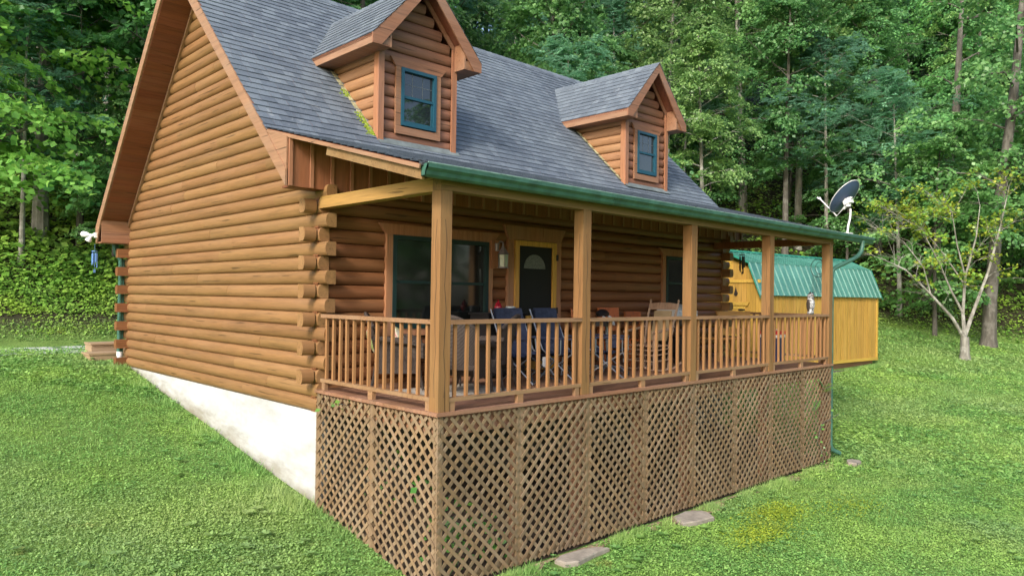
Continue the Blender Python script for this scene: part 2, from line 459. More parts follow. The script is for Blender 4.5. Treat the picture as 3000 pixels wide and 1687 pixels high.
# foundation
mb = MB(); mb.box(.035, .2, .03, 7.62, -1.9, -.297); mb.build('foundation_wall', M['found'], house)
mb = MB(); mb.box(.2, L-.2, .03, .2, -2.1, -.3).box(L-.2, L-.04, .03, 7.62, -2.1, -.3).box(.2, L-.2, 7.45, 7.62, -1.4, -.3)
mb.build('foundation_block', M['block'], house)
# dark rooms behind the glass
mb = MB(); mb.box(.17, L-.17, .16, 7.5, -.29, -.2).box(.17, L-.17, 1.2, 1.3, -.2, 2.6); mb.build('interior', plain('room_paint', (.05, .04, .035), .9), house)

# --- board and batten wall above the logs, under the porch roof
mb = MB(); x = OX0+.02
mb.box(OX0+.02, 10.12, -.12, -.085, 2.51, 3.10)
bw = mb.build('board_wall', M['batten'], house)
mb = MB(); mb.box(0, .045, -.142, -.12, 2.512, 3.09); bt = mb.build('batten', M['trim_z'], bw); bt.location.x = x
while x < 9.8:
    x += .285; c_ = bt.copy(); col.objects.link(c_); c_.location.x = x
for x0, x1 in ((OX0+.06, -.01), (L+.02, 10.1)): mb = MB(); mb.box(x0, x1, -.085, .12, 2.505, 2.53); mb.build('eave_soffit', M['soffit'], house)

# --- shingles as real overlapping tabs
def shingles(mb, edge, p0, u, v, width, length, expo=.142, tab=.165, lift=.013, clip=None, left=None):
    """tabs on the plane through p0 spanned by unit u (along the eave) and unit v (up the slope)"""
    p0 = Vector(p0); u = Vector(u).normalized(); v = Vector(v).normalized(); n = u.cross(v)
    if n.z < 0: n = -n
    rows = int(math.ceil(length/expo))
    for r_ in range(rows):
        s0 = r_*expo; s1 = min(length, s0+expo+.02)
        x = -random.uniform(0, tab); xl = left((p0+v*s0).y)-p0.x if left else 0
        base = random.uniform(-.002, .002)
        while x < width:
            wd = tab*random.choice((.7, 1, 1, 1.35)); a = max(xl, x)+.0012; b = min(width, x+wd)-.0012; x += wd
            if b-a < .02: continue
            if clip and not clip(p0+u*((a+b)/2)+v*s1): continue
            j0 = base+random.uniform(-.005, .004); l = lift+random.uniform(-.001, .004)
            q = [p0+u*a+v*(s0+j0)+n*l, p0+u*b+v*(s0+j0+random.uniform(-.002, .002))+n*(l+random.uniform(-.001, .002)), p0+u*b+v*s1+n*.001, p0+u*a+v*s1+n*.001]
            lo = [q[0]-n*(l+.002), q[1]-n*(l+.002)]
            bi = len(mb.v); mb.v += [tuple(k) for k in q+lo]
            mb.f += [(bi, bi+1, bi+2, bi+3), (bi+4, bi+5, bi+1, bi)]
cs = 1/math.hypot(1, .975)
roof_slab = MB()
def yzpoly(mb, pts, x0, x1): mb.prism([(x0, y, z) for y, z in pts], (x1-x0, 0, 0))
yzpoly(roof_slab, [(-.08, RM(-.08)-.02), (RYR, RZR-.012), (7.80, RB(7.80)-.012), (7.80, RB(7.80)-.24), (RYR, RZR-.27), (-.08, RM(-.08)-.25)][::-1], OX0+.006, OX1-.006)
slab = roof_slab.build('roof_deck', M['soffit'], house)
mb = MB(); ln = math.hypot(RYR-.42, RZR-RM(.42))
shingles(mb, None, (OX0-.02, .42, RM(.42)), (1, 0, 0), (0, 1, .975), OX1-OX0+.04, ln)
roof = mb.build('main_roof', M['shingle'], house)
mb = MB(); shingles(mb, None, (OX0-.02, 7.82, RB(7.82)), (1, 0, 0), (0, -1, 1.09), OX1-OX0+.04, math.hypot(3.87, 3.87*1.09), tab=.6, expo=.28)
mb.build('back_roof', M['shingle'], house)
mb = MB()
x = OX0-.02
while x < OX1:
    mb.add([(x, RYR-.12, RZR-.10), (x+.21, RYR-.12, RZR-.095), (x+.21, RYR, RZR+.03), (x, RYR, RZR+.022), (x+.21, RYR+.12, RZR-.10), (x, RYR+.12, RZR-.105)],
           [(0, 1, 2, 3), (3, 2, 4, 5)]); x += .2
mb.build('ridge_cap', M['shingle'], house)
# porch roof
PX0, PX1, PYE = OX0, 10.72, -2.60
PL = lambda y: -.50+.15*(.42-y)/3.02     # its left end runs slightly in towards the gutter
mb = MB(); pl = math.hypot(3.06, 3.06*.26)
shingles(mb, None, (PX0-.02, PYE, PR(PYE)), (1, 0, 0), (0, 1, .26), PX1-PX0+.04, pl, left=lambda y: PL(y)-.02)
porch_roof = mb.build('porch_roof', M['shingle'], house)
mb = MB()
q = [(PL(.40), .40), (PX1, .40), (PX1, PYE+.02), (PL(PYE), PYE+.02)]
mb.add([(x, y, PR(y)-.035) for x, y in q]+[(x, y, PR(y)-.008) for x, y in q], [(0, 1, 2, 3), (7, 6, 5, 4), (0, 4, 5, 1), (1, 5, 6, 2), (2, 6, 7, 3), (3, 7, 4, 0)])
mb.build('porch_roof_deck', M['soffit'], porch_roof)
mb = MB(); xx = PX0                   # ragged granule-worn lower edge
for i in range(260):
    a = PX0+.15+(PX1-PX0-.15)*i/260; b = a+(PX1-PX0)/260+.003
    j = random.uniform(-.018, .012)
    mb.box(a, b, PYE-.03+j, PYE+.10, PR(PYE)-.030+random.uniform(-.004, .004), PR(PYE)-.003+random.uniform(-.006, .006))
mb.build('roof_edge', M['shingle_edge'], porch_roof)
mb = MB()
for k in range(2600):                 # rotted leaves and grit that gather above the gutter
    x = 10.7-11.0*random.random()**1.9; y = PYE+abs(random.gauss(0, .10 if x < 5 else .17)); s_ = random.uniform(.008, .024); z = PR(y)+.016; t = random.random()*3.1
    if x < PX0 or y > -1.9: continue
    c, d = math.cos(t)*s_, math.sin(t)*s_
    mb.add([(x-c, y-d, z-.004), (x+d*.6, y-c*.6, z+.006), (x+c, y+d, z), (x-d*.6, y+c*.6, z+.004)], [(0, 1, 2, 3)])
tag(mb.build('leaf_debris', plain('leaf_debris', (.045, .038, .03), .95, var=.7, nscale=20), porch_roof), kind='stuff')
mb = MB()
for k in range(18):                   # rafters
    x = .1+k*.57; mb = MB(); mb.prism([(x, -.14, PR(-.14)-.036), (x, PYE+.06, PR(PYE+.06)-.036), (x, PYE+.06, PR(PYE+.06)-.12), (x, -.14, PR(-.14)-.17)], (.04, 0, 0)); mb.build('rafter', M['beam_y'], house)
# rake boards on the lawn side
def rake(x0, x1):
    mb = MB()
    yzpoly(mb, [(.42, RM(.42)-.012), (RYR, RZR-.012), (RYR, RZR-.25), (-.12, 2.51), (-.12, RM(-.12)-.02)], x0, x1)
    return mb
rake(OX0-.022, OX0+.005).build('rake_board', M['trim_y'], house)
mb = MB(); yzpoly(mb, [(RYR, RZR-.012), (7.82, RB(7.82)-.012), (7.82, 2.14), (7.74, 2.14), (7.52, RB(7.52)-.26), (RYR, RZR-.25)], OX0-.022, OX0+.005)
mb.build('rake_board', M['trim_y'], house)
rake(OX1-.005, OX1+.022).build('rake_board', M['trim_y'], house)
mb = MB(); yzpoly(mb, [(.42, PR(.42)-.04), (-.115, PR(-.115)-.04), (-.115, RM(-.115)-.02), (.40, RM(.40)-.015)], OX0-.008, OX0+.012)
mb.build('eave_return', M['trim_y'], house)
# thin rake strip and wide board along the porch roof's left end
mb = MB(); mb.beam((PL(.4)-.012, .40, PR(.40)-.034), (PL(PYE)-.012, PYE-.01, PR(PYE-.01)-.034), .02, .042)
mb.build('rake_strip', M['trim_y'], house)
mb = MB(); mb.beam((PL(-.9)+.04, -.90, PR(-.90)-.106), (PL(PYE)+.04, PYE-.005, PR(PYE)-.112), .036, .10)
mb.build('rake_board', M['beam_x'], house)
# eave box at the back corner, soffit planks of the back slope, trim where it meets the logs
mb = MB(); mb.box(OX0+.006, .04, 7.50, 7.53, 2.15, 2.36).box(OX0+.006, .04, 7.505, 7.53, 2.363, RB(7.5)-.24)
mb.build('eave_return', M['trim_x'], house)
mb = MB(); mb.box(OX0+.006, OX1, 7.53, 7.80, 2.14, 2.165).box(OX0, OX1, 7.80, 7.825, 2.14, RB(7.8)-.03); mb.build('eave_fascia', M['trim_x'], house)
mb = MB(); s_ = 0; Ls = math.hypot(3.55, 3.55*1.09)
vd = Vector((0, 1, -1.09)).normalized(); nn = Vector((0, -1.09, -1)).normalized(); p0 = Vector((0, RYR, RZR-.272))
while s_ < Ls-.14:
    a = p0+vd*(s_+.003); b = p0+vd*(s_+.137)
    mb.prism([(OX0+.01, a.y, a.z), (OX0+.01, b.y, b.z), (OX0+.01, b.y, b.z-.012), (OX0+.01, a.y, a.z-.012)], (.5, 0, 0)); s_ += .14
mb.build('rake_soffit', M['soffit'], house)
mb = MB(); a = p0+vd*.0; b = p0+vd*(Ls-.02)
mb.prism([(-.03, a.y, a.z-.013), (-.03, b.y, b.z-.013), (-.03, b.y-.0, b.z-.09), (-.03, a.y, a.z-.09)], (.045, 0, 0))
mb.build('soffit_trim', M['trim_y'], house)

# --- dormers
DZ = RM(.65)                            # where the front meets the roof
DH = .71; DOV = .30; DS = 1.09; DAZ = 5.98; DY = .65; DFY = .35
def droof(x): return DAZ-DS*abs(x)
def make_dormer():
    mb = MB(); j = 0
    zc = DZ+.05
    wz0, wz1, wx = 3.62, 4.72, .40
    while zc < DAZ-.2:
        hw = min(DH-.03, (DAZ-.17-zc-.06)/DS)
        if hw < .12: break
        segs = [(-hw, -wx), (wx, hw)] if (zc > wz0-.03 and zc < wz1-.02) else [(-hw, hw)]
        for a, b in segs: dlog(mb, 0, a, b, zc, DY, -1, h=.172, dep=.12, bul=.045)
        zc += .172
    o = mb.build('dormer', M['log_d'], None, True)
    for s_ in (-1, 1):                 # cheeks
        mb = MB(); zc = DZ+.05
        while zc < DAZ-DS*DH-.06:
            y1 = (zc+.12-2.85)/.975+.12
            if y1 > DY+.1: dlog(mb, 1, DY+.09, y1, zc, s_*DH, s_, h=.172, dep=.1, bul=.04)
            zc += .172
        mb.build('cheek_wall', M['log_c'], o, True)
        mb = MB(); x0, x1 = sorted((s_*(DH-.075), s_*(DH+.022)))
        mb.box(x0, x1, DY-.045, DY-.02, DZ-.045, DAZ-DS*DH-.1)
        x0, x1 = sorted((s_*(DH-.02), s_*(DH+.022)))
        mb.box(x0, x1, DY-.018, DY+.085, DZ-.04, DAZ-DS*DH-.08)
        mb.build('corner_board', M['trim_z'], o)
        # roof plane
        ex = DH+DOV; mb = MB()
        p0 = (s_*ex, DFY-.02, droof(ex)); up = Vector((-s_, 0, DS)).normalized()
        shingles(mb, None, p0, (0, 1, 0), up, 2.95, math.hypot(ex, ex*DS), clip=lambda p: p.z > RM(p.y)-.35)
        mb.build('dormer_roof', M['shingle'], o)
        mb = MB(); pts = [(s_*ex, droof(ex)-.008), (0, DAZ-.008), (0, DAZ-.055), (s_*(ex), droof(ex)-.055)]
        mb.prism([(x, DFY, z) for x, z in pts], (0, 2.6, 0)); mb.build('roof_deck', M['soffit'], o)
        # front rake, gable soffit, eave fascia and box
        mb = MB(); pts = [(s_*(ex+.004), droof(ex)-.004), (0, DAZ-.004), (0, DAZ-.195), (s_*(ex-.145), droof(ex)-.145), (s_*(ex+.004), droof(ex)-.145)]
        mb.prism([(x, DFY-.012, z) for x, z in pts], (0, .024, 0)); mb.build('rake_board', M['trim_x'], o)
        mb = MB(); pts = [(s_*(ex-.1), droof(ex-.1)-.085), (0, DAZ-.085), (0, DAZ-.10), (s_*(ex-.1), droof(ex-.1)-.10)]
        mb.prism([(x, DFY+.013, z) for x, z in pts], (0, .30, 0)); mb.build('gable_soffit', M['soffit'], o)
        mb = MB(); pts = [(s_*(DH-.02), droof(DH)-.10), (0, DAZ-.102), (0, DAZ-.19), (s_*(DH-.02), droof(DH)-.19)]
        mb.prism([(x, DY-.05, z) for x, z in pts], (0, .03, 0)); mb.build('gable_trim', M['trim_x'], o)
        mb = MB(); x0, x1 = sorted((s_*(ex-.022), s_*ex)); ze = droof(ex)
        mb.box(x0, x1, DFY+.013, (ze-2.85)/.975+.02, ze-.145, ze-.012); mb.build('eave_fascia', M['trim_y'], o)
        mb = MB(); x0, x1 = sorted((s_*(DH-.0), s_*(ex-.024)))
        mb.box(x0, x1, DFY+.013, (ze-2.85)/.975-.05, ze-.140, ze-.125)
        mb.box(x0, x1, DFY+.014, DFY+.038, ze-.12, ze-.01).box(min(s_*(DH-.03), s_*(DH+.0)), max(s_*(DH-.03), s_*(DH+.0)), DFY+.013, DY-.02, ze-.14, droof(DH)-.07)
        mb.build('eave_box', M['trim_x'], o)
    mb = MB(); y = DFY-.03
    while y < 3.2:
        mb.add([(-.11, y, DAZ-.105), (-.11, y+.2, DAZ-.1), (0, y+.2, DAZ+.022), (0, y, DAZ+.014), (.11, y+.2, DAZ-.105), (.11, y, DAZ-.11)], [(1, 0, 3, 2), (3, 5, 4, 2)]); y += .19
    mb.build('ridge_cap', M['shingle'], o)
    mb = MB(); mb.prism([(-DH-.02, DY-.10, RM(DY-.10)+.016), (-DH-.02, DY+.0, RM(DY)+.016), (-DH-.02, DY+.0, RM(DY)+.021), (-DH-.02, DY-.10, RM(DY-.10)+.021)], (2*DH+.10, 0, 0)); mb.build('flashing', plain('weathered_flashing', (.13, .16, .165), .7, var=.35), o)
    mb = MB()
    for k in range(8):
        y = DY+.05+k*.15; mb.prism([(-DH-.075, y, RM(y)+.015), (-DH-.002, y, RM(y)+.015), (-DH-.002, y, RM(y)+.022), (-DH-.075, y, RM(y)+.022)], (0, .12, .117))
    mb.build('step_flashing', plain('stained_step_flashing', (.34, .33, .20), .7, var=.5, nscale=9), o)
    # window: trims, blue frame, two sashes, panes
    mb = MB()
    mb.prism([(-.52, DY-.04, 4.72), (.52, DY-.04, 4.72), (.43, DY-.04, 4.60), (-.43, DY-.04, 4.60)], (0, .04, 0))
    mb.box(-.42, -.33, DY-.035, DY+.0, 3.715, 4.598).box(.33, .42, DY-.035, DY+.0, 3.715, 4.598).box(-.42, .42, DY-.036, DY+.0, 3.60, 3.713)
    mb.build('window_trim', M['trim_x'], o)
    mb = MB(); fx, z0, z1 = .328, 3.73, 4.596
    mb.box(-fx, -fx+.05, DY-.05, DY+.04, z0, z1).box(fx-.05, fx, DY-.05, DY+.04, z0, z1).box(-fx+.05, fx-.05, DY-.05, DY+.04, z0, z0+.055).box(-fx+.05, fx-.05, DY-.05, DY+.04, z1-.05, z1)
    mb.build('window_frame', M['teal'], o)
    mb = MB(); mb.box(-fx+.05, fx-.05, DY-.03, DY+.03, 4.145, 4.185).box(-fx+.05, -fx+.075, DY-.02, DY+.02, 3.785, 4.14).box(fx-.075, fx-.05, DY-.02, DY+.02, 3.785, 4.14).box(-fx+.075, fx-.075, DY-.02, DY+.02, 3.785, 3.81)
    mb.build('sash', M['teal'], o)
    mb = MB(); mb.box(-fx+.05, fx-.05, DY+.005, DY+.012, 4.185, 4.546); mb.build('pane', M['glass'], o)
    mb = MB(); mb.box(-fx+.075, fx-.075, DY-.0, DY+.007, 3.81, 4.145); mb.build('pane', M['glass'], o)
    mb = MB()
    for x in (-.1, .09): mb.box(x, x+.008, DY+.001, DY+.0045, 4.19, 4.54)
    mb.box(-fx+.06, fx-.06, DY+.001, DY+.0045, 4.362, 4.369); mb.build('muntin', plain('grey_muntin', (.12, .14, .15), .5), o)
    return o
dorm = make_dormer(); dorm.parent = house; dorm.location = (2.0, 0, 0)
d2 = copy_tree(dorm, house); d2.location = (7.84, 0, .03)
# moss where shingles meet the near dormer's cheek
mb = MB()
for i in range(420):
    y = .55+random.random()**1.4*1.0; x = 2.0-DH-.02-abs(random.gauss(0, .05)); z = RM(y)+.008
    if math.sin(y*9) < -.3: continue
    s_ = random.uniform(.008, .022); mb.add([(x-s_, y, z), (x, y-s_, z), (x+s_, y, z+.012), (x, y+s_, z+.014), (x, y, z+s_*1.4)], [(0, 1, 4), (1, 2, 4), (2, 3, 4), (3, 0, 4)])
tag(mb.build('moss', plain('moss_green', (.17, .24, .015), .95, var=.5, nscale=30), roof), kind='stuff')

# --- porch front windows and door
def window(x0, x1, z0, z1, head, mull=True):
    mb = MB(); a, b = x0-.1, x1+.1
    mb.prism([(a-.13, -.04, z1+.145), (b+.13, -.04, z1+.145), (b, -.04, z1), (a, -.04, z1)], (0, .05, 0))
    mb.box(a, x0, -.035, .02, z0-.1, z1-.002).box(x1, b, -.035, .02, z0-.1, z1-.002).box(x0, x1, -.036, .02, z0-.1, z0)
    tr = mb.build('window_trim', M['trim_z'], house)
    mb = MB(); f = .06
    mb.box(x0, x0+f, -.05, .04, z0, z1).box(x1-f, x1, -.05, .04, z0, z1).box(x0+f, x1-f, -.05, .04, z0, z0+f).box(x0+f, x1-f, -.05, .04, z1-f, z1)
    zm = (z0+z1)/2; mb.box(x0+f, x1-f, -.02, .02, zm-.02, zm+.02)
    wf = mb.build('window', M['teal2'], house)
    mb = MB(); mb.box(x0+f, x1-f, .01, .02, z0+f, z1-f); mb.build('pane', M['screen'], wf)
    return wf
window(1.12, 2.88, .74, 2.03, 2.2)
window(7.62, 8.44, .98, 2.05, 2.2)
mb = MB()
mb.prism([(3.20, -.04, 2.33), (4.64, -.04, 2.33), (4.52, -.04, 2.11), (3.32, -.04, 2.11)], (0, .05, 0))
mb.box(3.30, 3.43, -.035, .02, .0, 2.108).box(4.41, 4.54, -.035, .02, .0, 2.108)
mb.build('door_trim', M['trim_z'], house)
mb = MB()
mb.box(3.44, 3.53, -.06, .0, .02, 2.10).box(4.31, 4.40, -.06, .0, .02, 2.10).box(3.53, 4.31, -.06, .0, 2.02, 2.10).box(3.53, 4.31, -.06, .0, .80, .90).box(3.53, 4.31, -.06, .0, .02, .16)
door = mb.build('screen_door', M['doortrim'], house)
mb = MB(); mb.box(3.53, 4.31, -.03, -.022, .16, .80).box(3.53, 4.31, -.03, -.022, .90, 2.02); mb.build('screen', M['mesh'], door)
mb = MB(); P = [(3.90+.25*math.cos(t), -.036, 1.66+.23*math.sin(t)) for t in [math.pi*k/14 for k in range(15)]]
mb.prism(P, (0, .004, 0)); mb.build('fan_light', M['frost'], door)
mb = MB()
for z in (1.86, .98): mb.box(4.385, 4.43, -.075, -.055, z-.05, z+.05)
mb.build('hinge', M['black'], door)

# --- porch: deck, posts, beams, railings, lattice
porch = None
mb = MB(); y = -PD-.02; i = 0
while y < -.03:
    b = min(y+.137, -.02)
    cuts = [-.025, random.uniform(2, 5), random.uniform(6, 8), 9.63]
    for u, v in zip(cuts[:-1], cuts[1:]): mb.box(u+.001, v-.001, y, b, -.038+random.uniform(-.001, .001), 0)
    y += .140
deck = mb.build('porch_deck', M['deck'], house)
mb = MB(); mb.box(0.02, 9.58, -PD+.045, -PD+.085, -.26, -.04).box(.045, .085, -PD+.09, -.03, -.26, -.04)
for k in range(24): mb.box(.4+k*.4, .44+k*.4, -PD+.09, -.03, -.22, -.042)
mb.build('deck_joist', M['deck'], house)
PXS = [0.0, 2.24, 4.67, 7.07, 9.45]
for k, px_ in enumerate(PXS):
    mb = MB(); mb.box(px_+.001, px_+.15, -PD, -PD+.15, .001, 2.29)
    o = mb.build('porch_post', M['post'], house)
    if k in (0, 1, 3):
        mb = MB(); zs = [.15+.23*i for i in range(9)]
        for i, (a, b) in enumerate(zip(zs[:-1], zs[1:])):
            xa, xb = (.075+.014*math.sin(2.1*i+k), .075+.014*math.sin(2.1*(i+1)+k)); mb.beam((px_+xa, -PD-.0005, a), (px_+xb, -PD-.0005, b), .0045, .002, up=(0, 1, 0)); mb.beam((px_+.0004, -PD+xa*.9, a), (px_+.0004, -PD+xb*.9, b), .0045, .002, up=(1, 0, 0))
        mb.build('drying_crack', M['rust'], o)
    if k in (0, 3): tag(o, 'porch post with a long drying crack' if k == 0 else 'porch post with a pale worn patch')
for px_ in PXS[1:]+[1.2, 3.5]:
    mb = MB(); mb.box(px_+.02, px_+.13, -PD+.09, -PD+.2, -2.0, -.045); mb.build('pier_post', M['deck'], house)
mb = MB(); mb.box(-.0, 9.61, -PD+.0, -PD+.14, 2.292, 2.47); mb.build('front_beam', M['beam_x'], house)
mb = MB(); mb.box(.0, .14, -PD+.142, -.02, 2.285, 2.41).box(.002, .13, -PD+.15, -.03, 2.412, 2.43); mb.build('side_beam', M['beam_y'], house)
mb = MB(); mb.box(9.46, 9.60, -PD+.142, .0, 2.285, 2.42); mb.build('side_beam', M['batten'], house)
def rail_sec(a, b, axis, c, nb_):
    """railing section between a and b; c = fixed coordinate of its outer face"""
    mb = MB(); mid = (a+b)/2
    def bx(m, u0, u1, w0, w1, z0, z1):
        return m.box(u0, u1, c+w0, c+w1, z0, z1) if axis == 0 else m.box(c+w0, c+w1, u0, u1, z0, z1)
    bx(mb, a, b, -.012, .075, .905, .95); bx(mb, a, b, -.005, .07, .10, .142)
    for u in (mid-.045, ): bx(mb, u, u+.09, .0, .05, .0, .099)
    for u in (a+.01, b-.1): bx(mb, u, u+.07, .0, .05, .0, .099)
    o = mb.build('railing', M['rail'], house)
    me = None
    for k in range(nb_):
        u = a+(b-a)*(k+.6)/(nb_+.2)
        if me is None:
            m2 = MB()
            m2.box(-.0165, .0165, -.0165, .0165, .1425, .9045); bo = m2.build('baluster', M['bal'], o); me = bo
        else:
            bo = me.copy(); col.objects.link(bo)
        bo.location = (u, c+.032, 0) if axis == 0 else (c+.032, u, 0)
        bo.rotation_euler = (R(random.uniform(-.5, .5)), R(random.uniform(-.5, .5)), R(random.uniform(-6, 6)))
    return o
for k in range(4):
    a, b = PXS[k]+.152, PXS[k+1]-.002
    rail_sec(a, b, 0, -PD+.01, 13)
rail_sec(-PD+.152, -.10, 1, .012, 14)
rail_sec(-PD+.152, -.05, 1, 9.52, 15)
def lattice(a, b, axis, c, z0, z1, flip):
    mb = MB(); wd = .038; pitch = .150
    outs = [] if axis == 0 else []
    for lay in (0, 1):
        s_ = 1 if (lay == 0) != flip else -1
        off = c+(.0 if lay == 0 else .0085)
        Wd, Ht = b-a-.01, z1-z0
        q = -Ht if s_ > 0 else 0
        t = -Ht
        while t < Wd:
            # centre line u = a + t + (z-z0) for s>0 ; u = a + t + (z1-z) for s<0
            u0, u1 = t, t+Ht
            lo = max(0, -t); hi = min(Ht, Wd-t)
            t += pitch
            if hi-lo < .05: continue
            e = wd*.45
            lo += e; hi -= e
            if s_ > 0: A = (a+u0+lo, z0+lo); B = (a+u0+hi, z0+hi)
            else: A = (a+u0+lo, z1-lo); B = (a+u0+hi, z1-hi)
            if axis == 0: mb.beam((A[0], off, A[1]), (B[0], off, B[1]), wd, .008, up=(0, 1, 0))
            else: mb.beam((off, A[0], A[1]), (off, B[0], B[1]), wd, .008, up=(1, 0, 0))
    # thin edge strips
    return mb.build('lattice_panel', M['lattice'], house)
XB = [0, 1.2, 2.4, 3.6, 4.8, 6.0, 7.2, 8.4, 9.6]
for k in range(8): lattice(XB[k]+.002, XB[k+1], 0, -PD+.002, -1.84, -.045, k % 2 == 0)
lattice(-PD+.02, -1.25, 1, .004, -1.84, -.045, False)
lattice(-1.245, -.01, 1, .004, -1.84, -.045, True)
for q in [(.014, .09, -PD+.012, -PD+.09, -1.9, -.05), (9.52, 9.59, -PD+.012, -PD+.09, -1.9, -.05), (.014, .05, -1.30, -1.20, -1.84, -.05), (.014, .05, -.09, -.01, -1.5, -.05)]+[(x-.045, x+.045, -PD+.012, -PD+.05, -1.84, -.05) for x in XB[1:-1]]:
    mb = MB(); mb.box(*q); mb.build('lattice_post', M['lattice'], house)
# kick board along the lattice foot
mb = MB(); mb.box(.10, 9.51, -PD+.055, -PD+.075, -1.84, -1.76); mb.build('kick_board', M['lattice'], house)

# --- gutter and downspouts
GX0, GX1, GY = -.33, 11.15, -2.585
prof = [(0, .12), (0, 0), (-.055, 0), (-.075, .02), (-.085, .055), (-.115, .085), (-.118, .125), (-.10, .128), (-.10, .12), (-.07, .06), (-.06, .01), (-.006, .01), (-.006, .12)]
mb = MB(); n = len(prof); segs = 12
mb.prism([(GX0, GY+a, 2.372+b) for a, b in prof], (GX1-GX0, 0, 0))
for x in (GX0, GX1-.004): mb.prism([(x, GY+a, 2.372+b) for a, b in prof[:7]], (.004, 0, 0))
gut = mb.build('gutter', M['green'], house)
mb = MB(); mb.tube([(GX0+.002, GY-.112, 2.372+.130), (GX1-.002, GY-.112, 2.372+.130)], .0085, 6); mb.build('gutter_lip', plain('green_lip_highlight', (.15, .25, .21), .5, var=.35, nscale=9), gut)  # pale colour paints a highlight along the gutter's top edge
for k in range(3):
    x = 2.6+k*3.0; mb = MB(); mb.prism([(x, GY+a*1.03-.001, 2.372+b-.002) for a, b in prof[1:7]], (.03, 0, 0)); mb.build('gutter_seam', M['green'], gut)
def flat_tube(mb, pts, wdt, dpt):
    for a, b in zip(pts[:-1], pts[1:]): mb.beam(a, b, wdt, dpt, up=(1, .3, 0))
mb = MB()
arc = [(10.62, -2.65, 2.42), (10.62, -2.65, 2.30), (10.59, -2.64, 2.20), (10.50, -2.62, 2.12), (10.36, -2.59, 2.05), (9.80, -2.47, 1.86), (9.70, -2.445, 1.80), (9.67, -2.44, 1.70), (9.67, -2.44, -1.55), (9.69, -2.47, -1.66), (9.85, -2.55, -1.74)]
mb.tube(arc, .042, 10)
for k in range(16):
    t = k/15; p = Vector(arc[0]).lerp(Vector(arc[1]), t) if t < .3 else (Vector(arc[1]).lerp(Vector(arc[4]), (t-.3)/.7)+Vector((.05, .0, -.02))*math.sin(math.pi*(t-.3)/.7))
    mb.tube([p, p+Vector((0, 0, -.008))], .047, 10)
ds = mb.build('downspout', M['green'], house, True)
mb = MB(); flat_tube(mb, [(-.16, 7.80, 2.15), (-.16, 7.80, 2.02), (-.05, 7.77, 1.84), (-.05, 7.77, -.02)], .10, .07)
for k in (-.03, 0, .03): mb.box(-.05+k-.005, -.05+k+.005, 7.722, 7.735, 0, 1.8)
ds2 = mb.build('downspout', M['green'], house)
mb = MB(); mb.lathe([(.052, -.30), (.052, -.10), (.06, -.10), (.06, -.01)], (-.05, 7.77, 0), 14); mb.build('drain_pipe', M['white'], ds2, True)

# ------------------------------------------------------------------ ground
def sheet(name, xs, ys, mat, dz=0.0, mask=None):
    X, Y = np.meshgrid(xs, ys, indexing='ij'); Z = hgt(X, Y)+dz
    me = bpy.data.meshes.new(name); nx, ny = X.shape
    V = np.stack([X, Y, Z], -1).reshape(-1, 3)
    I, J = np.meshgrid(np.arange(nx-1), np.arange(ny-1), indexing='ij'); a = (I*ny+J).ravel()
    F = np.stack([a, a+ny, a+ny+1, a+1], -1)
    me.vertices.add(len(V)); me.vertices.foreach_set('co', V.ravel())
    me.loops.add(F.size); me.loops.foreach_set('vertex_index', F.ravel())
    me.polygons.add(len(F)); me.polygons.foreach_set('loop_start', np.arange(len(F))*4)
    me.update(calc_edges=True); me.validate(); me.shade_smooth(); me.materials.append(mat)
    o = bpy.data.objects.new(name, me); col.objects.link(o); return o
def ground_mat():
    m, t, b = newmat('lawn_soil')
    n1 = noise(t, .35, 5, .6); n2 = noise(t, 3.2, 6, .7); n3 = noise(t, 22, 4, .7)
    g = ramp(t, n2, [(.3, (.07, .12, .03)), (.5, (.12, .21, .05)), (.7, (.19, .29, .08))])
    g = mix(t, ramp(t, n1, [(.4, (0, 0, 0)), (.65, (.6, .6, .6))]), g, (.13, .22, .04))
    g = mix(t, ramp(t, n3, [(.6, (0, 0, 0)), (.75, (.5, .5, .5))]), g, (.14, .11, .06))
    tc = N(t, 'ShaderNodeTexCoord'); sp = N(t, 'ShaderNodeSeparateXYZ'); t.links.new(tc.outputs['Object'], sp.inputs[0])
    at_ = N(t, 'ShaderNodeAttribute'); at_.attribute_name = 'wood'
    litter = ramp(t, n2, [(.3, (.018, .02, .010)), (.7, (.05, .045, .025))])
    g = mix(t, at_.outputs['Fac'], g, litter)
    t.links.new(g, b.inputs['Base Color']); b.inputs['Roughness'].default_value = .95; b.inputs['Specular IOR Level'].default_value = .2
    bump(t, b, n3, .6, .03); return m
xs = np.concatenate([np.arange(-60, -10, 4), np.arange(-10, 40, .5), np.arange(40, 131, 4)])
ys = np.concatenate([np.arange(-60, -10, 4), np.arange(-10, 24, .5), np.arange(24, 125, 4)])
ground = tag(sheet('ground', xs, ys, ground_mat()), kind='structure')
me = ground.data; co = np.empty(len(me.vertices)*3); me.vertices.foreach_get('co', co); co = co.reshape(-1, 3)
a_ = me.attributes.new('wood', 'FLOAT', 'POINT')
a_.data.foreach_set('value', np.clip((forest_t(co[:, 0], co[:, 1])+.2)/.8, 0, 1).astype(np.float32))
def dark_soil():  # soil with the shade under the deck put into its colour
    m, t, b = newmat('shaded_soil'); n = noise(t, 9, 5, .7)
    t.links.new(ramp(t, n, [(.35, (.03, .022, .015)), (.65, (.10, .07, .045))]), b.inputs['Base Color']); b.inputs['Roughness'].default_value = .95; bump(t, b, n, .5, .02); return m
tag(sheet('soil_under_deck', np.arange(.03, 9.6, .5), np.append(np.arange(-2.44, .1, .3), .1), dark_soil(), .006), kind='structure')
